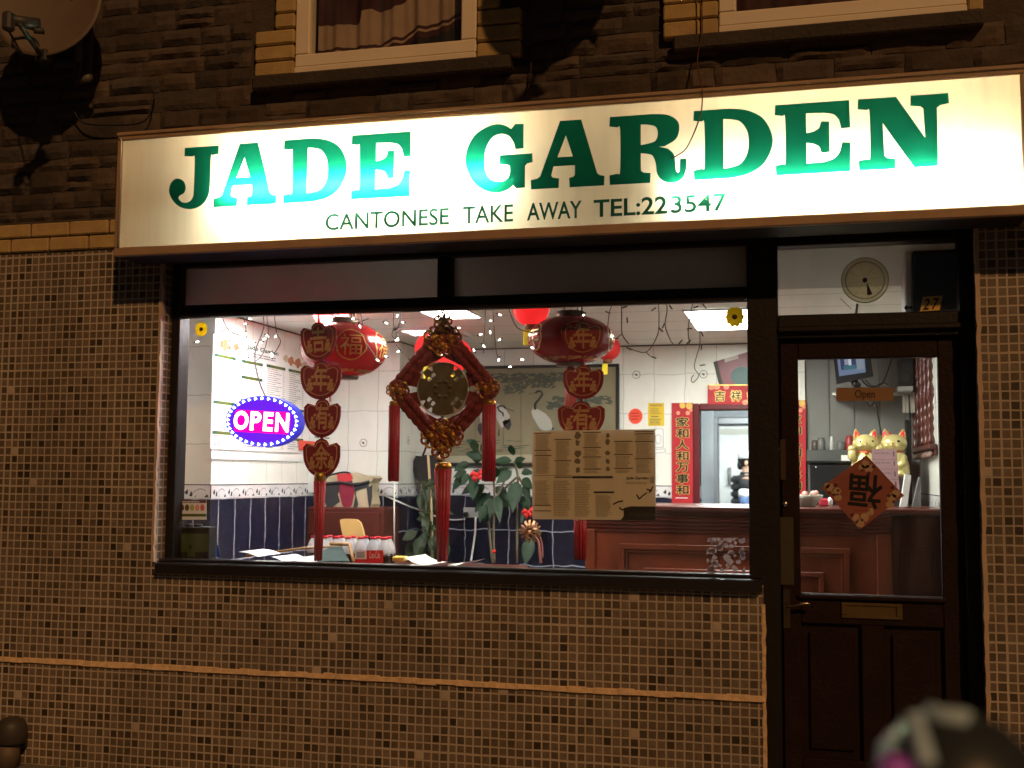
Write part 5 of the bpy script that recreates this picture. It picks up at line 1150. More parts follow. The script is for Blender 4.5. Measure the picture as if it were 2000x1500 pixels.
# ------------------------------------------------------------------ lanterns
lred = M('lantern_red', (.42, .015, .02), .45, var=.1, trans=.45); lsilk = M('glossy_lantern_red', (.36, .016, .02), .25, var=.15, trans=.42, coat=.5); lgold = M('lantern_gold_band', (.5, .28, .08), .3, metal=.5, var=.3, scale=30)
def big_lantern(px, py, rx, rz, y, label, charpos):
    c = at(px, py, y); d = (at(px+10, py, y)-at(px-10, py, y)).length/20; rx *= d; rz *= d
    t = thing('festival_lantern', tuple(c), label, 'lantern', 'big glossy red festival lanterns')
    n = 48; m = MB(); vs = []; fs = []; rows = 16
    for i in range(rows+1):
        th = R(14)+ (math.pi-R(28))*i/rows
        for k in range(n):
            a = 2*math.pi*k/n; rib = 1-.018*(abs(math.sin(a*6))**8*-1+1)*0 - .02*(1-abs(math.sin(a*8)))**6
            vs.append(c+Vector((rx*math.sin(th)*rib*math.cos(a), rx*math.sin(th)*rib*math.sin(a), rz*math.cos(th)*1.03)))
    for i in range(rows):
        for k in range(n): fs.append((i*n+k, i*n+(k+1) % n, (i+1)*n+(k+1) % n, (i+1)*n+k))
    m.add(vs, fs, 0, True); shade_o = obj('shade', m, lsilk, t)
    m = MB(); m.lathe(c+Vector((0, 0, rz*.97)), [(rx*.32, -.012), (rx*.34, 0), (rx*.33, .022), (rx*.28, .026)], 24); obj('cap', m, M('lantern_cap', (.16, .1, .07), .4, metal=.3, var=.3), t); m = MB(); m.lathe(c-Vector((0, 0, rz*.99)), [(rx*.33, .012), (rx*.35, 0), (rx*.33, -.012)], 24); obj('cap', m, M('lantern_cap', (.16, .1, .07), .4, metal=.3, var=.3), t)
    m = MB()                                # gold characters and borders on the shade
    def S_(a, th, o=1.012): return c+Vector((rx*math.sin(th)*o*math.cos(a), rx*math.sin(th)*o*math.sin(a), rz*math.cos(th)*1.03*o))
    for a0, ch in charpos:
        a0 = R(a0); vs, fs = glyphs(ch, 0); x0, x1 = min(v[0] for v in vs), max(v[0] for v in vs); y0, y1 = min(v[1] for v in vs), max(v[1] for v in vs)
        m.add([S_(a0+((v[0]-x0)/(x1-x0)-.5)*.5, 1.15+(1-(v[1]-y0)/(y1-y0))*.75) for v in vs], fs)
        n2 = 28; vv = []
        for k in range(n2):
            b2 = 2*math.pi*k/n2
            for s_ in (1, 1.1): vv.append(S_(a0+.33*s_*math.cos(b2)*(1+.06*math.sin(6*b2)), 1.52+.52*s_*math.sin(b2)))
        m.add(vv, [(2*k, 2*k+1, (2*k+3) % (2*n2), (2*k+2) % (2*n2)) for k in range(n2)])
    n2 = 64; vv = []
    for k in range(n2): b2 = 2*math.pi*k/n2; vv += [S_(b2, 2.42+.03*math.sin(b2*24)), S_(b2, 2.58+.05*math.sin(b2*8))]
    m.add(vv, [(2*k, 2*k+1, (2*k+3) % (2*n2), (2*k+2) % (2*n2)) for k in range(n2) if k % 8 not in (0,)])
    obj('gold_print', m, lgold, shade_o)
    m = MB(); m.tube([c+Vector((-rx*.16, 0, rz+.02)), c+Vector((-rx*.16, 0, ZC-c.z))], .0025, 5); obj('hanger', m, wireb, t); m = MB(); m.tube([c+Vector((rx*.16, 0, rz+.02)), c+Vector((rx*.16, 0, ZC-c.z))], .0025, 5); obj('hanger', m, wireb, t)
    m = MB(); b_ = c-Vector((0, 0, rz+.012)); m.lathe(b_, [(.012, 0), (.03, -.03), (.034, -.07), (.02, -.075)], 14, 0)
    for k in range(16): a = 2*math.pi*k/16; m.tube([b_+Vector((.02*math.cos(a), .02*math.sin(a), -.07)), b_+Vector((.026*math.cos(a), .026*math.sin(a), -.2))], .004, 5, 0)
    if px > 1000: obj('tassel', m, M('pale_red_fringe', (.5, .08, .07), .6), t)
    return t
big_lantern(672, 683, 79, 50, YG+.34, 'big glossy red lantern behind the left charm string', [(-58, '福'), (-2, '福'), (-115, '福')])
big_lantern(1115, 664, 83, 46, YG+.30, 'big glossy red lantern behind the right charm string', [(-140, '年'), (-70, '福'), (0, '年')])
def small_lantern(px, py, r_, y, label, lit):
    c = at(px, py, y); d = (at(px+10, py, y)-at(px-10, py, y)).length/20; r_ *= d
    t = thing('paper_lantern', tuple(c), label, 'lantern', 'small round red paper lanterns')
    n = 28; rows = 18; vs = []; fs = []; m = MB()
    for i in range(rows*2+1):
        th = R(20)+(math.pi-R(40))*i/(rows*2); k_ = r_*(1-.025*(i % 2))
        for k in range(n): a = 2*math.pi*k/n; vs.append(c+Vector((k_*math.sin(th)*math.cos(a), k_*math.sin(th)*math.sin(a), k_*.97*math.cos(th))))
    for i in range(rows*2):
        for k in range(n): fs.append((i*n+k, i*n+(k+1) % n, (i+1)*n+(k+1) % n, (i+1)*n+k))
    m.add(vs, fs, 0, True); obj('shade', m, M('red_paper_lit', (.85, .05, .06), .6, var=.05, trans=.5, emit=(1, .04, .05), es=.42) if lit else M('red_paper_shade', (.75, .05, .05), .6, var=.05, trans=.5, emit=(1, .06, .05), es=.1), t)
    m = MB(); m.lathe(c-Vector((0, 0, r_*.93)), [(r_*.36, .008), (r_*.37, 0), (r_*.33, -.018)], 18); obj('collar', m, M('lantern_collar', (.2, .08, .03), .5), t); m = MB(); m.lathe(c+Vector((0, 0, r_*.93)), [(r_*.33, .012), (r_*.37, 0), (r_*.36, -.01)], 18); obj('collar', m, M('lantern_collar', (.2, .08, .03), .5), t)
    m = MB(); b_ = c-Vector((0, 0, r_*.93)); m.bbox(b_.x-r_*.42, b_.x+r_*.0, b_.y-.004, b_.y, b_.z-.02-r_*.85, b_.z-.02, .002); obj('card_tag', m, M('yellow_card', (.85, .68, .03), .6), t)
    if lit: m = MB(); m.ball(c, r_*.16, r_*.16, r_*.5, 10); obj('bulb', m, emis('lantern_bulb', (1, .55, .35), 10), t)
    m = MB(); m.tube([c+Vector((0, 0, r_*.95)), Vector((c.x, c.y, ZC))], .002, 5); obj('string', m, wireb, t)
small_lantern(1037, 603, 35, .66, 'glowing red paper lantern with yellow tag left of the big right lantern', True)
small_lantern(840, 680, 29, 1.6, 'red paper lantern behind the left shoulder of the diamond knot', True)
small_lantern(889, 694, 32, 1.5, 'red paper lantern behind the right shoulder of the diamond knot', True)
small_lantern(1187, 680, 25, 1.9, 'red paper lantern peeping out on the right of the big right lantern', False)
small_lantern(646, 606, 34, .62, 'red paper lantern above the big left lantern, cut by the window head', False)

# ------------------------------------------------------------------ fairy lights
def fairy(label, strands, bulbs, lit, y, wm):
    t = thing('fairy_lights', tuple(at(strands[0][0][0], strands[0][0][1], y)), label, 'string lights', 'icicle fairy lights under the window head')
    m = MB()
    for s in strands: m.tube(smooth([at(px, py, y+.01*math.sin(px*.7)) for px, py in s]), .0022, 5)
    obj('wire', m, wm, t)
    for i, (px, py) in enumerate(bulbs):
        c = at(px, py, y+.01*math.sin(px*.7)-.006); a = (i*2.4) % 6.28; dv = Vector((math.cos(a), .2, math.sin(a)*.8-.4)).normalized(); b = MB()
        b.tube([c-dv*.012, c], .0032, 6, 0); b.tube([c, c+dv*.007, c+dv*.015], [.0025, .0036 if lit else .0045, .001], 7, 1)
        obj('bulb', b, [M('bulb_holder', (.12, .1, .08), .5), ledw if lit else M('unlit_bulb', (.22, .2, .16), .3)], t)
fw_ = M('fairy_wire', (.13, .11, .09), .6)
fairy('lit icicle lights over the left part of the wall menu', [[(430, 590), (435, 622), (443, 640), (440, 655)], [(443, 640), (455, 650), (470, 655)], [(535, 590), (537, 625), (541, 652), (548, 668), (536, 690)], [(470, 595), (480, 640), (482, 660)], [(455, 650), (452, 672), (447, 684)]],
      [(486, 622), (481, 633), (480, 650), (513, 663), (512, 668), (529, 690), (531, 698), (447, 668), (462, 664), (455, 690), (449, 684), (488, 696), (540, 655), (520, 655), (497, 668), (435, 650), (383, 668)], True, YG+.19, fw_)
fairy('lit icicle lights between the left lantern and the diamond knot', [[(700, 595), (707, 625), (709, 645)], [(770, 590), (768, 640), (766, 655), (775, 665)], [(785, 588), (783, 620), (775, 650), (773, 668), (780, 682), (800, 703)], [(690, 630), (712, 665), (735, 700)], [(640, 612), (690, 630), (720, 622)]],
      [(752, 630), (789, 630), (777, 660), (772, 665), (780, 685), (801, 705), (801, 712), (777, 614), (644, 632), (692, 622), (702, 635), (694, 613), (703, 676), (735, 702), (756, 697), (675, 648), (893, 641), (829, 696), (888, 676)], True, YG+.2, fw_)
fairy('lit icicle lights between the diamond knot and the big right lantern', [[(948, 588), (947, 640), (944, 670), (945, 690)], [(962, 585), (965, 640), (970, 690), (978, 702)], [(990, 590), (1010, 640), (1050, 650)]],
      [(974, 614), (961, 627), (957, 646), (936, 654), (978, 662), (943, 674), (927, 686), (975, 700), (1017, 702), (999, 716), (891, 641), (1053, 645), (1141, 614), (1037, 678)], True, YG+.2, fw_)
fairy('unlit icicle lights with brown wires in the upper right of the window', [[(1197, 590), (1190, 612), (1187, 640)], [(1213, 590), (1214, 620), (1215, 652), (1228, 672)], [(1215, 652), (1205, 660)], [(1286, 585), (1287, 620), (1284, 655), (1262, 688), (1228, 680)], [(1300, 585), (1303, 605), (1299, 635), (1308, 662), (1315, 672)], [(1355, 585), (1347, 620), (1344, 650), (1347, 672)], [(1366, 640), (1367, 672), (1356, 715), (1365, 733), (1354, 747), (1350, 740), (1355, 732)], [(1262, 688), (1270, 696)]],
      [(1187, 610), (1203, 661), (1225, 625), (1220, 600), (1277, 604), (1291, 644), (1310, 600), (1296, 636), (1352, 624), (1347, 642), (1371, 652), (1329, 668), (1345, 668), (1228, 681), (1277, 698), (1370, 678), (1372, 713), (1359, 600), (1376, 598)], False, YG+.2, M('brown_fairy_wire', (.16, .13, .09), .6))

# ------------------------------------------------------------------ things on the window table
zt = .90
TB = thing('window_table', (-2.2, .75, 0), 'low table behind the window sill that carries the bottles and papers', 'table')
m = MB(); m.bbox(-2.85, -1.45, .24, 1.25, zt-.03, zt, .006); obj('tabletop', m, redwood2, TB)
for lx in (-2.8, -1.5):
    for ly in (.29, 1.2): m = MB(); m.bbox(lx-.025, lx+.025, ly-.025, ly+.025, .02, zt-.03, .004); obj('leg', m, redwood2, TB)
bot = [M('cola_dark', (.012, .006, .004), .1, spec=.6), M('clear_plastic', (.75, .77, .8), .12, trans=.6), M('cola_red_cap', (.6, .01, .03), .35), M('cola_red_label', (.62, .012, .02), .4)]
YB = .62
def bottle(px, y, label):
    c = at(px, 1090, y); topz = at(px, 1046, y).z; h = topz-zt; r_ = .034
    t = thing('cola_bottle', (c.x, y, zt), label, 'bottle', 'red capped cola bottles in the shrink pack')
    m = MB(); m.lathe((c.x, y, zt), [(r_*.8, 0), (r_, .01), (r_*.93, h*.3), (r_, h*.42), (r_, h*.5)], 16); obj('cola', m, bot[0], t)
    m = MB(); m.lathe((c.x, y, zt), [(r_*1.0, h*.5), (r_*1.03, h*.56), (r_*.95, h*.68), (r_*.62, h*.84), (r_*.4, h*.92), (r_*.4, h*.95)], 16); neck_o = obj('bottle_neck', m, bot[1], t)
    m = MB(); m.lathe((c.x, y, zt), [(r_*.45, h*.93), (r_*.46, h), (0, h)], 14); obj('cap', m, bot[2], neck_o)
    return t
B0 = None
lab_r = ['front', 'back']
xs = [612, 634, 657, 680, 704, 728, 750]
b_first = bottle(612, YB, 'leftmost cola bottle in the front row of the pack'); names = ['leftmost', 'second', 'third', 'fourth', 'fifth', 'sixth', 'rightmost']
c0 = at(612, 1090, YB)
for r_i, y in enumerate((YB, YB+.075)):
    for i, px in enumerate(xs):
        if r_i == 0 and i == 0: continue
        c = at(px + (9 if r_i else 0), 1090, y); dup(b_first, (c.x-c0.x, y-YB, 0), '%s cola bottle in the %s row of the pack' % (names[i], lab_r[r_i]))
SW = thing('shrink_wrap', (at(690, 1090, YB).x, YB, zt), 'red printed plastic wrap band round the pack of cola bottles', 'packaging')
m = MB(); qa = qpx(600, 1074, 745, 1098, YB-.042); qb = qpx(745, 1073, 758, 1098, YB-.042)
m.slab(qpx(693, 1075, 748, 1100, YB-.042), .002, 0)
band_o = obj('wrap_band', m, [bot[3]], SW)
m = MB(); q = qpx(693, 1075, 748, 1092, YB-.0425); m.quad(q, .0, .02, .42, 1, .001, 0); m.quad(q, .06, .15, .36, .85, .002, 1); m.text('Coca-Cola', q, .52, .12, .9, .9, 0, .002, bold=-.005)
obj('print', m, [white, M('barcode_grey', (.35, .36, .42), .6)], band_o)
# green lined wooden tray / open case
TR = thing('green_tray', tuple(at(640, 1090, .45)), 'wooden edged tray with green lining leaning on the table in the window', 'tray')
m = MB(); m.poly([at(585, 1096, .30), at(683, 1096, .30), at(668, 1068, .52), at(650, 1066, .55)], 0); obj('lining', m, M('green_baize', (.018, .045, .04), .7, var=.2), TR)
m = MB(); m.tube([at(480, 1086, .42), at(590, 1071, .5), at(668, 1066, .55)], .006, 6); m.tube([at(645, 1062, .5), at(683, 1063, .48), at(690, 1096, .32)], .009, 4); obj('edge', m, M('oak_edge', (.42, .24, .09), .5, var=.25, scale=25), TR)
rg = random.Random(4)
for i, (px, py, l, col, label) in enumerate(((490, 1084, .1, 0, 'white printed papers lying by the dark box'), (545, 1091, .08, 0, 'white folded paper in front of the green tray'), (588, 1094, .07, 0, 'small scrap of white paper beside the left tassel'), (822, 1096, .14, 0, 'white paper curling up right of the bottles'), (896, 1098, .09, 0, 'white paper slip on the sill right of the long tassel'))):
    c = at(px, py, YG+.1); m = MB(); n = 8; vs = []
    for k in range(n+1):
        u = k/n; hh = .012*math.sin(u*3.0+i) + (.022*(1-u)**2 if i in (0, 3) else .003)
        vs += [c+Vector((-l/2+l*u, -.03, hh-.006)), c+Vector((-l/2+l*u+.05, .12, hh))]
    m.add(vs, [(2*k, 2*k+2, 2*k+3, 2*k+1) for k in range(n)], 0, True); tag(obj('loose_paper', m, white), label, 'paper', 'papers lying in the window')
m = MB(); c = at(781, 1091, YB-.1); m.bbox(c.x-.03, c.x+.035, c.y-.03, c.y+.03, c.z-.012, c.z+.012, .01); tag(obj('yellow_sponge', m, M('yellow_sponge', (.75, .55, .12), .9, bump=.3)), 'small yellow block on the table right of the bottles', 'sponge')
# chair, cabinet, bag
CH = thing('chair', tuple(at(692, 1100, 1.35)), 'chair with pale yellow rounded back behind the bottles', 'chair')
a = at(668, 1013, 1.35); b_ = at(716, 1060, 1.35); w_, h_ = b_.x-a.x, a.z-b_.z
pts = [(0, 0), (.98, 0), (1.02, .0)]; pts = [(.1, 0), (.95, 0), (.88, .55), (.8, .85), (.68, .97), (.52, 1), (.12, 1), (.02, .97), (-.01, .9), (.03, .5)]
m = MB(); m.prism([(a.x+w_*u, 1.35-.03*v, b_.z+h_*v) for u, v in pts], (0, .02, 0)); obj('backrest', m, M('cream_yellow_plastic', (.78, .55, .2), .45, var=.08), CH)
m = MB(); m.bbox(a.x, b_.x+.1, .98, 1.37, .44, .47, .01); obj('seat', m, MT['cream_yellow_plastic'], CH)
for lx, ly in ((a.x+.02, 1.0), (b_.x+.08, 1.0), (a.x+.03, 1.37), (b_.x-.01, 1.37)): m = MB(); m.tube([(lx, ly, .02), (lx, ly, .46 if ly < 1.2 else b_.z+.02)], .011, 8); obj('leg', m, chrome, CH)
a, b_ = at(634, 990, 1.72), at(747, 1100, 1.72)
CB2 = thing('side_cabinet', (a.x+.2, 1.85, 0), 'dark red wooden cabinet in the left corner under the camouflage bag', 'cabinet')
m = MB(); m.bbox(a.x-.12, b_.x, 1.72, 2.0, .02, a.z, .01); obj('carcass', m, redwood2, CB2)
m = MB(); m.bbox(a.x-.1, b_.x-.02, 1.705, 1.722, a.z-.17, a.z-.03, .006); obj('drawer_front', m, redwood2, CB2)
BG = thing('shoulder_bag', tuple(at(680, 990, 1.8)), 'beige, black and red patchwork shoulder bag standing on the dark red cabinet', 'bag')
W = lambda px, py, y=1.76: at(px, py, y)
m = MB(); op_ = [(632, 940), (640, 927), (660, 924), (684, 923), (706, 930), (726, 929), (731, 934), (724, 944), (722, 960), (727, 985), (722, 998), (700, 1000), (675, 1002), (650, 1000), (634, 998), (630, 970)]
m.prism([W(*p) for p in op_], (0, .14, 0), 0)
for pts, mi in (((( 636, 947), (662, 942), (668, 952), (660, 965), (664, 980), (650, 990), (640, 996), (634, 980)), 1), (((658, 926), (685, 924), (690, 935), (680, 942), (660, 943)), 2), (((664, 943), (688, 938), (692, 960), (688, 985), (678, 1002), (668, 985), (662, 960)), 3), (((690, 943), (722, 940), (720, 952), (700, 956), (694, 960), (700, 985), (694, 1000), (690, 990), (694, 970)), 1), (((716, 952), (727, 948), (727, 972), (722, 998), (718, 975)), 1), (((680, 965), (688, 960), (690, 975), (682, 988)), 2), (((700, 936), (731, 930), (724, 942), (704, 946)), 4)):
    m.poly([W(*p, 1.755-.001*mi) for p in pts], mi)
obj('bag_body', m, [M('beige_canvas', (.5, .42, .27), .8, var=.25, scale=12, bump=.3), M('black_canvas', (.03, .032, .036), .7), M('scarlet_nylon', (.6, .04, .05), .4), M('crimson_canvas', (.25, .015, .04), .6, var=.4, scale=20), M('khaki_flap', (.42, .35, .22), .8)], BG)
m = MB(); m.tube(smooth([W(632, 944), W(640, 930), W(656, 925), W(672, 922), W(684, 924)]), .006, 6); m.tube(smooth([W(636, 945, 1.752), W(665, 942, 1.75), W(695, 946, 1.75), W(722, 940, 1.752)]), .009, 6); obj('strap', m, MT['black_canvas'], BG)
# hanging black bag on the return wall
BB = thing('hanging_bag', tuple(at(842, 900, 2.35)), 'black bag hanging by its strap in the corner behind the diamond knot', 'bag')
W2 = lambda px, py: at(px, py, 2.3)
m = MB(); m.prism([W2(*p) for p in ((808, 900), (812, 890), (822, 891), (832, 888), (845, 890), (852, 895), (854, 915), (848, 938), (838, 951), (828, 948), (812, 935), (808, 918))], (0, .1, 0)); obj('bag_body', m, M('black_bag', (.008, .008, .008), .6), BB)
m = MB(); m.tube([W2(826, 890), W2(841, 850), W2(842, 835)], .007, 6); m.tube([W2(846, 890), W2(842, 835)], .007, 6); obj('strap', m, MT['black_bag'], BB)
# poles
m = MB(); m.tube([at(770, 1098, 1.5), at(770, 944, 1.5)], .005, 8); tag(obj('white_pole', m, M('cream_plastic', (.42, .42, .34), .5)), 'thin white upright pole just right of the bottles', 'pole')
# socket with cables
SK = thing('wall_socket', tuple(at(922, 1000, Y2-.01)), 'white double wall socket with a black plug on the blue tiles', 'socket')
a, b_ = at(906, 991, Y2), at(938, 1011, Y2); m = MB(); m.bbox(a.x, b_.x, Y2-.012, Y2, b_.z, a.z, .004); plate_o = obj('face_plate', m, M('socket_plastic', (.5, .5, .48), .4), SK)
m = MB(); m.bbox(a.x+.008, a.x+.04, Y2-.045, Y2-.012, b_.z+.004, a.z-.03, .006); obj('plug', m, black, plate_o)
m = MB(); m.tube(smooth([at(752, 968, Y1-.02), at(790, 985, Y1-.02), at(815, 995, 2.2), at(850, 1008, Y2-.03), at(880, 1015, Y2-.03), at(908, 1014, Y2-.03)]), .005, 6); m.tube(smooth([at(929, 1010, Y2-.02), at(928, 1040, Y2-.03), at(924, 1070, Y2-.05), at(919, 1100, Y2-.1)]), .007, 6); obj('cable', m, wirew, SK)
# ------------------------------------------------------------------ plants
def leaf(m, base, d, ln, wd, up=Vector((0, 0, 1)), mi=0, curl=.25):
    d = d.normalized(); s_ = d.cross(up); s_ = s_.normalized() if s_.length > 1e-3 else Vector((1, 0, 0)); n_ = s_.cross(d); rows = []
    for i in range(7):
        t = i/6; wv = wd*math.sin(math.pi*(t**.8))*.5+.0005; c = base+d*(ln*t)-Vector((0, 0, 1))*(curl*ln*t*t)
        rows.append((c-s_*wv+n_*wv*.3, c, c+s_*wv+n_*wv*.3))
    vs = [p for r_ in rows for p in r_]; m.add(vs, [(3*i+k, 3*i+k+1, 3*i+k+4, 3*i+k+3) for i in range(6) for k in (0, 1)], mi, True)
def plant(name, px, y, stems, leaves, label, seed, lm, dia=.008, small=False, zbase=.02):
    rg = random.Random(seed); b = at(px, 1100, y); t = thing(name, (b.x, y, 0), label, 'plant', 'pot plants standing in the corner')
    m = MB()
    for st_ in stems: m.tube(smooth([at(x, yy, y+k*.01) for k, (x, yy) in enumerate(st_)]), dia, 7)
    obj('stems', m, stem, t)
    m = MB()
    for (x, yy, ang, ln, wd) in leaves:
        p = at(x, yy, y+rg.uniform(-.08, .08)); a = R(ang); leaf(m, p, Vector((math.cos(a), rg.uniform(-.6, -.1), math.sin(a))), ln, wd, Vector((rg.uniform(-.4, .4), -1, .45)), 0, rg.uniform(.1, .4))
    obj('leaves', m, lm, t)
    m = MB(); m.lathe((b.x, y, .02), [(.09, 0), (.12, .2), (.125, .24), (.11, .24), (.1, .2)], 18); obj('pot', m, M('terracotta', (.3, .13, .07), .8), t)
plant('rubber_plant', 963, 2.2, [[(966, 1100), (964, 1040), (966, 980), (962, 930), (940, 890), (930, 868)], [(962, 1100), (956, 1040), (952, 985)], [(966, 980), (985, 940)]],
      [(930, 880, 100, .1, .06), (925, 885, 60, .1, .065), (938, 880, 30, .11, .07), (918, 905, 200, .11, .06), (912, 922, 185, .09, .055), (905, 918, 150, .07, .04), (915, 925, 240, .08, .05), (930, 905, 80, .12, .075), (935, 915, 250, .13, .08), (945, 945, 240, .12, .08), (930, 950, 200, .1, .06), (945, 920, 20, .11, .07), (965, 935, 80, .12, .07), (968, 950, -40, .12, .07), (958, 965, 220, .13, .09), (962, 972, 260, .14, .085), (970, 968, 290, .14, .06), (950, 985, 250, .11, .06), (925, 938, 270, .11, .07), (940, 895, 150, .12, .07), (908, 930, 215, .1, .07), (932, 872, 140, .09, .05)], 'taller rubber plant with broad dark leaves behind the right tassel', 3, leafm)
plant('rubber_plant', 1008, 2.25, [[(1010, 1100), (1010, 1000), (1009, 960), (1012, 935), (1005, 900)], [(1012, 930), (1030, 965), (1033, 1000)], [(1012, 930), (985, 955)]],
      [(1003, 890, 95, .12, .055), (1000, 900, 175, .12, .055), (995, 915, 190, .11, .05), (1005, 905, 30, .1, .05), (1012, 940, 250, .1, .06), (1018, 925, 20, .1, .05), (1010, 940, 265, .16, .095), (1020, 935, -30, .11, .06), (1022, 945, -60, .11, .05), (985, 975, 200, .11, .03), (1000, 920, 215, .12, .07), (1030, 985, 250, .1, .05), (1005, 985, 170, .11, .045), (1015, 980, 10, .1, .045), (1037, 1050, 262, .16, .085), (1012, 915, 60, .09, .05)], 'shorter rubber plant beside the left edge of the paper menu', 9, leafm)
rgv = random.Random(6); lv = []
for k in range(90):
    v = rgv.random(); yy = 935+v*165; lv.append((838+rgv.gauss(0, 9+6*v), yy, rgv.uniform(180, 360), rgv.uniform(.04, .085), rgv.uniform(.02, .05)))
lv += [(815, 1040, 200, .1, .07), (808, 1060, 250, .1, .07), (825, 1050, 250, .11, .08), (865, 1040, 300, .1, .07), (870, 1060, 280, .1, .07), (822, 1070, 270, .1, .06)]
plant('climbing_plant', 838, 2.05, [[(842, 1100), (840, 1000), (838, 925)], [(828, 1100), (830, 1000), (834, 945)], [(846, 1100), (845, 1000)]], lv, 'bushy climbing plant on canes behind the long centre tassel', 12, leafd, .006)
m = MB(); m.tube([at(845, 1100, 2.02), at(842, 980, 2.02), at(836, 886, 2.02)], .008, 8); tag(obj('bamboo_cane', m, M('bamboo', (.48, .38, .2), .5)), 'bamboo cane leaning among the climbing plant', 'cane')
def bow(px, py, y, s_, label):
    c = at(px, py, y); m = MB()
    for a in (20, 160, 230, 310): a = R(a); m.tube([c, c+Vector((math.cos(a), -.3, math.sin(a)))*s_*.6, c+Vector((math.cos(a+.5), 0, math.sin(a+.5)))*s_], [s_*.15, s_*.38, s_*.2], 8)
    m.ball(c+Vector((0, -.01, 0)), s_*.3); tag(obj('red_bow', m, M('red_ribbon', (.7, .03, .03), .3)), label, 'bow', 'red ribbon bows on the plants')
bow(932, 927, 2.08, .045, 'shiny red ribbon bow on the taller rubber plant'); bow(1032, 1000, 2.1, .04, 'red ribbon bow at the left edge of the paper menu')
m = MB(); c = at(965, 1077, 2.12); m.ball(c, .012, .012, .012, 10); tag(obj('red_bauble', m, M('red_bauble', (.8, .03, .02), .15)), 'tiny red bauble on the rubber plant stem', 'bauble')
RO = thing('gold_rosette', tuple(at(1037, 1038, 2.0)), 'copper gold ribbon rosette below the left corner of the paper menu', 'rosette')
c = at(1037, 1038, 2.0); m = MB(); rg = random.Random(1)
for ring_, n in ((.07, 15), (.054, 12), (.036, 8)):
    for k in range(n):
        a = 2*math.pi*k/n+rg.uniform(-.08, .08); d = Vector((math.cos(a), 0, math.sin(a))); s_ = Vector((-math.sin(a), 0, math.cos(a)))*.0065; o = Vector((0, -.03+(.055-ring_)*-.6, 0))
        m.add([c-s_*.6, c+s_*.6, c+d*ring_*.6+o+s_, c+d*ring_*.6+o-s_, c+d*ring_+o*.4+s_, c+d*ring_+o*.4-s_], [(0, 1, 2, 3), (3, 2, 4, 5)])
m.ball(c+Vector((0, -.035, 0)), .013, .01, .013, 10); obj('ribbon_loops', m, M('copper_ribbon', (.5, .25, .12), .25, metal=.7, var=.7, scale=45), RO)
m = MB(); m.tube(smooth([c+Vector((.01, .03, -.03)), at(1052, 1060, 2.03), at(1056, 1100, 2.03)]), .009, 7); m.tube(smooth([c+Vector((.02, .03, .05)), at(1058, 1060, 2.03), at(1060, 1090, 2.03)]), .005, 6); obj('ribbon_tail', m, M('dull_red_ribbon', (.3, .1, .08), .6), RO)
# ------------------------------------------------------------------ fanlight things
c = at(1689, 548, YG); d = (at(1699, 548, YG)-at(1679, 548, YG)).length/20
V = thing('window_ventilator', tuple(c), 'round plastic ventilator with dark hub set in the glass over the door', 'ventilator')
m = MB(); m.lathe(c, [(46*d, .012), (46*d, -.012), (43*d, -.02), (38*d, -.018), (37*d, -.008), (37*d, .012)], 48, axis='y')
for r2 in (46, 38): m.tube([c+Vector((r2*d*math.cos(a*math.pi/24), -.013, r2*d*math.sin(a*math.pi/24))) for a in range(49)], .0016, 5, 1)
obj('rim', m, [glass('vent_rim_plastic', (.84, .8, .68), rough=.2), M('vent_rim_edge', (.12, .1, .07), .5)], V)
m = MB(); m.lathe(c, [(0, -.004), (37*d, -.004), (37*d, .002), (0, .002)], 48, 0, False, axis='y')
for k in range(8):
    a = k*math.pi/4+.2; u = Vector((math.cos(a), 0, math.sin(a))); m.tube([c+u*8*d+Vector((0, -.006, 0)), c+u*34*d+Vector((0, -.006, 0))], .0012, 4, 0)
obj('disc', m, glass('vent_disc_plastic', (.97, .95, .87), rough=.2), V)
m = MB(); m.lathe(c, [(0, -.022), (4.6*d, -.02), (5.2*d, -.004)], 18, axis='y'); obj('hub', m, black, V)
m = MB(); m.poly([c+Vector((dx*d, -.0075, -dz*d)) for dx, dz in ((4, 4), (14, 29), (8, 31), (4, 30))]); obj('vane', m, M('vent_vane', (.1, .075, .035), .5), V)
m = MB(); m.tube([c+Vector((-.03, .02, -46*d)), c+Vector((-.036, .03, -66*d))], .006, 6); obj('cord', m, M('vent_cord', (.45, .42, .36), .6), V)
m = MB(); m.tube([c+Vector((-49*d, .01, -34*d)), c+Vector((-27*d, .02, -56*d))], .0015, 5); obj('pull_string', m, M('dark_string', (.2, .18, .15), .7), V)
SB = thing('dark_box', tuple(at(1820, 550, .3)), 'dark box with a pale rounded side standing behind the house number', 'box')
a, b_ = at(1781, 491, .3), at(1868, 600, .3); m = MB(); m.bbox(a.x, b_.x+.05, .28, .5, b_.z-.02, a.z, .008); obj('body', m, M('navy_black_board', (.03, .03, .035), .6), SB)
a2 = at(1764, 491, .32); m = MB(); m.bbox(a2.x, a.x-.001, .285, .48, b_.z-.03, a.z-.004, .02); obj('pale_side', m, M('pale_grey_side', (.75, .74, .74), .5), SB)
m = MB(); c = at(1770, 601, .17); m.ball(c, .008, .006, .01, 8); m.ball(c+Vector((.018, 0, 0)), .006, .005, .008, 8); m.tube([c, c+Vector((.018, 0, .001))], .004, 6); tag(obj('window_clip', m, black), 'tiny black clip at the bottom of the fanlight beside the dark box', 'clip')
HN = Q(at(1803, 580, YG-.004), at(1841, 578, YG-.004), at(1835, 606, YG-.004), at(1797, 608, YG-.004))
t = thing('house_number', tuple(HN(.5, .5)), 'small gold plate with black slanted figures 27 over the door', 'house number')
m = MB(); m.slab(HN, .002); obj('plate', m, M('gold_sticker', (.85, .55, .15), .35, metal=.3, var=.15), t)
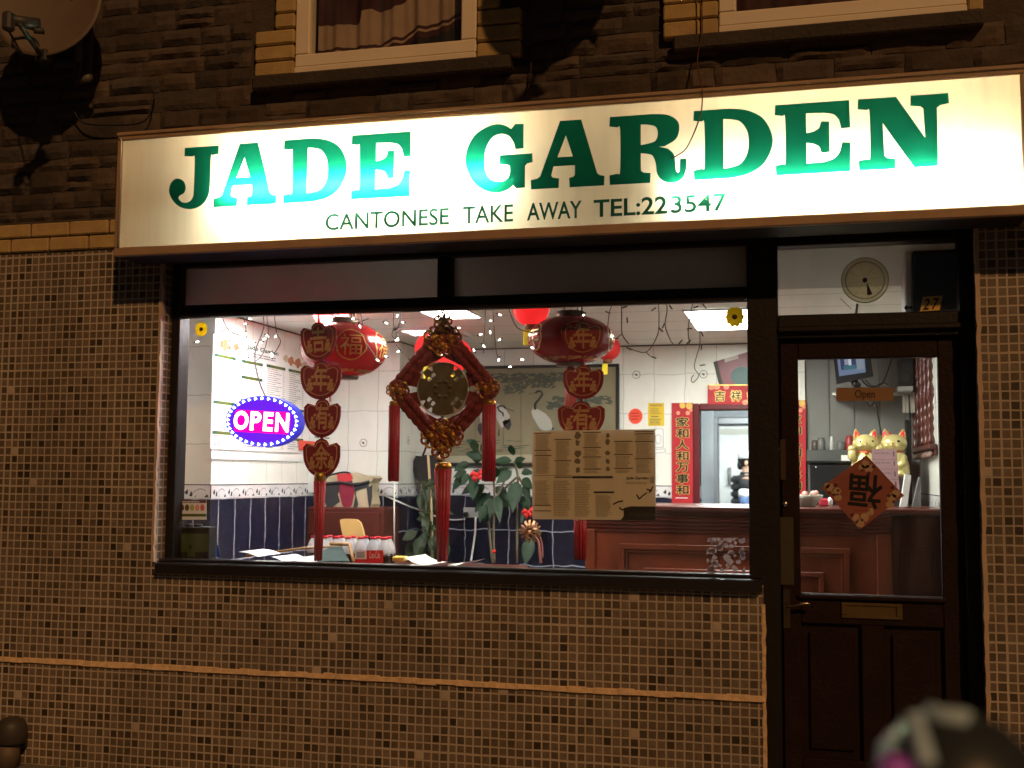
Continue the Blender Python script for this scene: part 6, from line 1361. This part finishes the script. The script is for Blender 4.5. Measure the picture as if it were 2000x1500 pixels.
m = MB(); m.text('2', HN, .12, .12, .42, .92, 0, .0008, bold=.02); m.text('7', HN, .56, .12, .86, .92, 0, .0008, bold=.02); obj('figures', m, black, t)

# ------------------------------------------------------------------ door glass things
YDG = YD0+.018
qo = qpx(1633, 757, 1745, 783, YDG); t = thing('open_plate', tuple(qo(.5, .5)), 'brown plate reading Open stuck on the door glass', 'sign')
m = MB(); m.slab(qo, .004); obj('plate', m, M('tan_plastic', (.26, .15, .075), .5, var=.1), t)
m = MB(); m.text('Open', qo, .33, .18, .68, .95, 0, .0008, bold=.005); obj('lettering', m, black, t)
# upside down fu diamond
cf = at(1684, 962, YDG); FD = thing('fortune_diamond', tuple(cf), 'orange red paper diamond with an upside down black character on the door glass', 'paper decoration')
pts = [(1692, 889), (1766, 968), (1680, 1034), (1604, 952)]
W = lambda px, py, o=0: Vector((at(px, py, YDG).x, YDG-o, at(px, py, YDG).z))
m = MB(); pp = [W(*p) for p in pts]; m.add(pp+[p+Vector((0, .001, 0)) for p in pp], [(0, 1, 2, 3), (7, 6, 5, 4)], 0); fpaper_o = obj('paper', m, M('coral_paper', (.31, .1, .075), .6, var=.12, trans=.15), FD)
m = MB(); qf = Q(*[W(*p, .0008) for p in ((1730, 1000), (1648, 992), (1653, 918), (1735, 925))])
m.text('福', qf, .12, .06, .9, .92, 0, .0006, bold=.012); rg = random.Random(14)
def blob(cx, cy_, r_, mi, o):
    n = 11; m.add([W(cx+r_*(.75+.4*rg.random())*math.cos(2*math.pi*k/n), cy_+r_*(.75+.4*rg.random())*math.sin(2*math.pi*k/n), o) for k in range(n)], [tuple(range(n))], mi)
for (x, y, r_) in ((1690, 907, 9), (1698, 915, 9), (1683, 913, 7), (1622, 952, 9), (1633, 960, 9), (1615, 948, 6), (1637, 972, 8), (1750, 964, 8), (1742, 972, 9), (1738, 985, 8), (1680, 1022, 9), (1672, 1012, 8), (1690, 1010, 9), (1700, 1000, 8)): blob(x, y, r_, 1, .001)
for (x, y, r_) in ((1697, 924, 4), (1706, 912, 3.5), (1684, 918, 3), (1632, 948, 4), (1637, 958, 3), (1629, 966, 3), (1743, 952, 4), (1736, 968, 4), (1746, 980, 3), (1664, 1006, 4), (1684, 1016, 3), (1673, 1020, 3), (1620, 962, 3)): blob(x, y, r_, 2, .0016)
m.lines(Q(*[W(*p, .001) for p in ((1668, 995), (1702, 995), (1702, 998), (1668, 998))]), 0, 0, 1, 1, 1, 3, 0, .8, .9)
obj('print', m, [black, M('flower_print', (.46, .32, .2), .6, var=.2), M('bud_print', (.1, .025, .02), .6), M('faint_red_print', (.3, .06, .04), .6)], fpaper_o)
# pink receipts
qr = Q(at(1702, 877, YDG+.004), at(1751, 877, YDG+.004), at(1757, 958, YDG+.004), at(1706, 958, YDG+.004))
t = thing('pink_slips', tuple(qr(.5, .5)), 'row of pale pink printed slips taped behind the paper diamond', 'paper slips')
m = MB(); m.slab(qr, .001); obj('paper', m, M('pink_paper', (.75, .62, .66), .7, trans=.7), t)
m = MB()
for v in (.04, .27, .52, .76): m.text('Jade Garden', qr, .12, v+.03, .72, v+.1, 0, .0006); m.quad(qr, .84, v+.02, .9, v+.14, .0006, 0); m.quad(qr, 0, v+.21, 1, v+.22, .0006, 1)
obj('print', m, [M('grey_ink', (.3, .25, .28), .7), M('pink_fold', (.45, .33, .36), .7)], t)
# ------------------------------------------------------------------ behind the door glass
# lucky cats on the counter
catg = M('pale_gold_ceramic', (.62, .55, .22), .28, metal=.25, var=.12, scale=6, coat=.4)
YC = 2.02
def cat(px, y, s_, label, facing=0, dark=False):
    b = at(px, 990, y); z0 = at(1692, 866, YC).z-.405*.47; t = thing('lucky_cat', (b.x, y, z0), label, 'figurine', 'gold lucky cats on the counter')
    P = lambda x, yy, z: Vector((b.x+(x*math.cos(facing)-yy*math.sin(facing))*s_, y+(x*math.sin(facing)+yy*math.cos(facing))*s_, z0+z*s_))
    bodym = catg if not dark else M('brown_gold_ceramic', (.3, .22, .1), .3, metal=.3, var=.3, coat=.4)
    m = MB()
    m.lathe(P(0, 0, 0), [(.0, 0), (.15*s_, 0), (.175*s_, .05*s_), (.17*s_, .14*s_), (.14*s_, .24*s_), (.10*s_, .31*s_), (.06*s_, .34*s_)], 24)
    hd = P(0, -.02, .40); n = 24
    m.ball(hd, .152*s_, .125*s_, .115*s_, 22); m.ball(P(-.06, -.10, .375), .05*s_, .04*s_, .035*s_, 12); m.ball(P(.06, -.10, .375), .05*s_, .04*s_, .035*s_, 12); m.ball(P(0, -.125, .385), .035*s_, .03*s_, .03*s_, 12)
    m.tube([P(-.13, -.05, .2), P(-.17, -.09, .24), P(-.165, -.1, .32)], [.045*s_, .05*s_, .048*s_], 10); m.ball(P(-.165, -.1, .335), .052*s_, .045*s_, .048*s_, 12)
    m.tube([P(.11, -.05, .24), P(.12, -.12, .16), P(.06, -.15, .13)], [.045*s_, .045*s_, .04*s_], 10); m.ball(P(-.08, -.12, .04), .06*s_, .07*s_, .045*s_, 12); m.ball(P(.08, -.12, .04), .06*s_, .07*s_, .045*s_, 12)
    for sx in (-1, 1):
        e = [P(sx*.135, -.02, .45), P(sx*.03, -.02, .49), P(sx*.115, -.01, .575)]; f = [v+Vector((0, .05*s_, 0)) for v in e]; m.tube([P(sx*.085, 0, .46), P(sx*.098, 0, .52), P(sx*.112, -.005, .58)], [.06*s_, .04*s_, .008*s_], 12)
    body_o = obj('body', m, bodym, t)
    for sx in (-1, 1):
        m = MB(); m.add([P(sx*.125, -.047, .475), P(sx*.06, -.05, .49), P(sx*.085, -.042, .53), P(sx*.112, -.03, .565), P(sx*.128, -.035, .53)], [(0, 1, 2, 3, 4)], 0)
        obj('inner_ear', m, M('ear_red', (.7, .03, .03), .4), body_o)
        m = MB(); m.ball(P(sx*.062, -.118, .425), .024*s_, .012*s_, .015*s_, 10); obj('eye', m, M('eye_black', (.01, .012, .01), .15), body_o)
    m = MB(); m.ball(P(0, -.152, .40), .012*s_, .01*s_, .009*s_, 8); m.lathe(P(0, 0, .3), [(.108*s_, -.012*s_), (.116*s_, 0), (.106*s_, .014*s_)], 20); m.ball(P(0, -.12, .29), .026*s_, .02*s_, .026*s_, 10); obj('collar', m, M('collar_red', (.45, .08, .03), .4), t)
    return t
m = MB(); a = at(1668, 990, YC).x; b_ = at(1772, 990, YC).x; m.bbox(a, b_, YC-.09, YC+.3, .9, at(1692, 866, YC).z-.405*.47-.001, .008); tag(obj('cash_box', m, M('dark_till', (.03, .03, .032), .4)), 'dark box on the counter that the gold cats stand on', 'box')
cat(1692, YC, .47, 'pale gold lucky cat with red ears on the counter, left of the pair', R(4))
cat(1749, YC-.0, .47, 'pale gold lucky cat with red ears on the counter, right of the pair', R(-12))
cat(1722, YC+.17, .47, 'darker brown gold cat figurine hidden between the two pale cats', 0, True)
# bowl
c = at(1573, 990, YCF+.1); BW = thing('bowl', (c.x, YCF+.12, zc), 'pale ceramic bowl on the counter at the left edge of the door glass', 'bowl')
m = MB(); m.lathe((c.x, YCF+.12, zc), [(.0, .0), (.045, 0), (.05, .008), (.075, .03), (.094, .062), (.09, .062), (.07, .032), (.0, .015)], 28); obj('shell', m, M('celadon', (.5, .5, .42), .3), BW)
m = MB(); m.ball((c.x+.055, YCF+.1, zc+.072), .014); m.ball((c.x+.04, YCF+.12, zc+.068), .016); m.ball((c.x+.0, YCF+.12, zc+.062), .02); obj('sweets', m, M('wrapped_sweets', (.6, .3, .25), .2, var=.5, scale=60), BW)
# small dark items on the counter
m = MB(); a = at(1600, 990, YCF+.3); m.bbox(a.x, a.x+.07, YCF+.28, YCF+.36, zc+.0005, zc+.04, .006); tag(obj('red_packet', m, M('red_packet', (.4, .02, .04), .4)), 'small red packet on the counter beside the bowl', 'packet')
m = MB(); a = at(1622, 990, YCF+.2); m.lathe((a.x, YCF+.2, zc), [(0, 0), (.012, .0), (.012, .035), (.008, .05), (0, .05)], 12); tag(obj('white_tub', m, white), 'tiny white tub on the counter left of the paper diamond', 'tub')
# dark range behind and shelf of jars
RG = thing('kitchen_range', (at(1620, 950, 2.3).x, 2.3, 0), 'black range unit standing behind the counter', 'cooker')
a, b_ = at(1582, 905, 2.25), at(1700, 985, 2.25); m = MB(); m.bbox(a.x, b_.x, 2.24, 2.5, .9, a.z, .01); m.bbox(a.x-.01, b_.x+.01, 2.23, 2.5, a.z+.001, a.z+.012, .004); obj('body', m, M('black_enamel', (.012, .013, .014), .3), RG)
m = MB(); m.box(a.x-.03, b_.x, 2.3, 2.5, .02, .899); obj('plinth', m, black, RG)
m = MB(); a3 = at(1594, 913, 2.24); m.ball(a3, .006); obj('knob', m, chrome, RG)
ql = qpx(1643, 889, 1668, 900, 2.235); sheet('white_label', 'blank white label on the black range behind the counter', 'label', ql, [white])
SH = thing('wall_shelf', tuple(at(1640, 880, 2.45)), 'dark grey shelf with jars on the boarded wall behind the cats', 'shelf')
a, b_ = at(1577, 879, 2.4), at(1765, 902, 2.4); m = MB(); m.bbox(gx+.004, b_.x, 2.36, Y2+.028, b_.z, a.z, .004); obj('board', m, M('dark_grey_shelf', (.075, .08, .075), .5), SH)
jm = [M('brown_jar', (.06, .045, .035), .4), M('white_jar', (.4, .42, .4), .35), M('grey_jar', (.12, .125, .12), .4), M('red_tin', (.3, .03, .03), .4)]
for i, (px, ht_, rr_, k, lab) in enumerate(((1592, .06, .022, 0, 'small brown jar at the left end of the grey shelf'), (1604, .075, .026, 2, 'grey jar on the grey shelf second from the left'), (1625, .085, .013, 1, 'slim white bottle on the grey shelf'), (1643, .05, .028, 2, 'low grey tub on the grey shelf'), (1660, .088, .026, 3, 'dark red tin on the grey shelf beside the left cat'))):
    b = at(px, 880, 2.44); m = MB(); m.lathe((b.x, 2.43, a.z), [(0, .0), (rr_*.95, 0), (rr_, .004), (rr_, ht_*.78), (rr_*.8, ht_*.84), (rr_*.82, ht_), (0, ht_)], 18); tag(obj('jar', m, jm[k]), lab, 'jar', 'jars on the shelf behind the counter')
# monitor on bracket
MN = thing('monitor', tuple(at(1665, 720, 2.2)), 'small black monitor with a lit picture tilted above the counter', 'monitor')
Ym = 2.15
qd = Q(at(1622, 655, Ym), at(1694, 650, Ym), at(1706, 735, Ym), at(1634, 750, Ym)); m = MB(); m.slab(qd, .05); case_o = obj('case', m, M('monitor_black', (.012, .012, .013), .35), MN)
qs_ = Q(at(1631, 664, Ym-.002), at(1685, 660, Ym-.002), at(1691, 727, Ym-.002), at(1639, 735, Ym-.002)); m = MB()
for (u0, v0, u1, v1, k) in ((0, 0, 1, 1, 0), (.1, .3, .68, .84, 1), (.25, .28, .48, .72, 2), (.4, .5, .5, .74, 3), (.2, .74, .65, .86, 4), (.68, .3, .95, .9, 5)): m.quad(qs_, u0, v0, u1, v1, .0006*(k+1), k)
obj('screen', m, [emis('screen_blue', (.32, .4, .62), .5), emis('screen_dark', (.1, .11, .22), .5), emis('screen_pale', (.5, .52, .7), .55), emis('screen_white', (.8, .82, .95), .7), emis('screen_teal', (.12, .3, .38), .5), emis('screen_grey', (.45, .52, .62), .5)], case_o)
m = MB(); m.tube([at(1668, 745, Ym+.03), at(1676, 755, Ym+.05)], .022, 10); m.tube([at(1676, 753, Ym+.05), at(1676, 757, Y2+.03)], .012, 8); obj('stand', m, black, MN)
m = MB(); a = at(1626, 766, 2.3); b_ = at(1686, 754, 2.3); m.add([a, a+Vector((.05, 0, .012)), b_, b_+Vector((-.02, .1, 0)), a+Vector((.0, .1, 0))], [(0, 1, 2, 3, 4)]); m.bbox(a.x, a.x+.2, 2.3, 2.5, a.z-.02, a.z-.002, .004); obj('shelf_bracket', m, M('cream_bracket', (.65, .63, .55), .5), MN)
m = MB(); m.tube(smooth([at(1742, 700, 2.4), at(1730, 735, 2.4), at(1720, 752, 2.4), at(1700, 756, 2.4), at(1688, 748, 2.35), at(1684, 742, 2.3)]), .004, 6); m.tube(smooth([at(1690, 742, 2.35), at(1705, 754, 2.4), at(1725, 748, 2.4), at(1735, 752, 2.4)]), .003, 6); m.tube(smooth([at(1695, 780, 2.4), at(1696, 790, 2.38), at(1703, 792, 2.38), at(1710, 786, 2.4), at(1716, 820, 2.42), at(1722, 850, 2.42)]), .004, 6); obj('cable', m, wireb, MN)
# speaker, cream boards
SPK = thing('speaker', tuple(at(1770, 725, 2.35)), 'tall black speaker box high on the right behind the counter', 'speaker')
a, b_ = at(1757, 660, 2.3), at(1786, 754, 2.3); m = MB(); m.bbox(a.x, b_.x, 2.3, 2.5, b_.z, a.z, .008); spk_o = obj('case', m, M('speaker_black', (.018, .018, .02), .5), SPK)
m = MB(); c = at(1770, 735, 2.298); m.lathe((c.x, 2.299, c.z), [(.03, 0), (.028, -.006), (.012, -.002), (0, -.005)], 18, axis='y'); obj('cone', m, M('speaker_cone', (.03, .03, .03), .7), spk_o)
a, b_ = at(1752, 755, 2.3), at(1782, 765, 2.3); m = MB(); m.bbox(a.x, b_.x, 2.25, 2.5, b_.z, a.z-.001, .003); obj('bracket', m, M('grey_bracket', (.3, .3, .28), .5), SPK)
m = MB(); a, b_ = at(1745, 766, 2.45), at(1787, 806, 2.45)
for k in range(4): x0 = a.x + (b_.x-a.x)*(.45+.14*k); m.bbox(x0, x0+(b_.x-a.x)*.13, 2.44, 2.5, b_.z, a.z, .003)
m.bbox(a.x, b_.x, 2.445, 2.5, at(1745, 772, 2.45).z, a.z+.001, .003); tag(obj('boxing_boards', m, M('cream_boards', (.55, .53, .44), .5)), 'cream boxing boards in the corner under the speaker', 'boards')
# turned lattice screen on the right wall
LT = thing('spindle_screen', tuple(at(1805, 800, X=XR-.01)), 'dark red turned spindle screen on the right hand wall', 'screen')
def WR(px, py, o=.012): return at(px, py, X=XR-o)
za, zb = WR(1806, 690).z+.03, WR(1806, 872).z
y0, y1 = WR(1826, 800).y, WR(1787, 800).y
for k in range(5):
    yy = y0+(y1-y0)*(k+.35)/5; m = MB(); L_ = za-zb; prof = []
    for i in range(41): z = i/40; prof.append((.011+.006*math.sin(z*math.pi*10)**2+(.006 if abs(z-.5) < .03 or z < .03 or z > .97 else 0), L_*z))
    m.lathe((XR-.025, yy, zb), prof, 12); obj('spindle', m, redwood2, LT)
m = MB(); m.bbox(XR-.05, XR-.004, y0-.01, y1+.01, zb-.03, zb, .006); m.bbox(XR-.05, XR-.004, y0-.01, y1+.01, za, za+.03, .006); m.bbox(XR-.02, XR-.004, y0-.01, y1+.01, zb-.06, zb-.03, .004); obj('rail', m, redwood2, LT)
m = MB()
for k in range(8): yy = y0+(y1-y0)*(k+.5)/8; m.ball((XR-.03, yy, zb-.055), .014, (y1-y0)/18, .02, 8)
obj('carved_edge', m, M('carved_pinkish_wood', (.2, .12, .1), .6), LT)
# leaflets standing at the right end of the counter
for i, (pp, col, lab) in enumerate(((((1782, 990), (1798, 990), (1798, 934), (1795, 932)), M('grey_leaflet', (.16, .16, .165), .6), 'grey triangular menu stand at the right end of the counter'), (((1758, 990), (1772, 990), (1780, 928), (1768, 926)), white, 'white folded leaflet at the right end of the counter behind the diamond'))):
    y = YCF+.12+.05*i; m = MB(); m.prism([at(*p, y) for p in pp], (0, .05, 0)); tag(obj('leaflet', m, col), lab, 'leaflet', 'leaflets on the counter end')
m = MB(); m.prism([at(1774, 770, 2.2), at(1776, 820, 2.2), at(1778, 985, 2.2), at(1782, 985, 2.2), at(1780, 830, 2.2), at(1777, 770, 2.2)], (0, .01, 0)); m.bbox(at(1767, 820, 2.2).x, at(1776, 820, 2.2).x, 2.2, 2.24, zc, at(1770, 820, 2.2).z, .006); tag(obj('dark_post', m, black), 'thin dark post with a cable right of the lucky cats', 'post')
q = Q(WR(1833, 905, .002), WR(1802, 905, .002), WR(1802, 935, .002), WR(1833, 945, .002))
# low pale rail on the right wall
m = MB(); a, b_ = WR(1803, 1085, .01), WR(1824, 1101, .01); m.tube([a, b_], .004, 6); tag(obj('wall_strip', m, wirew), 'thin white strip low on the blue right wall seen through the door glass', 'strip')
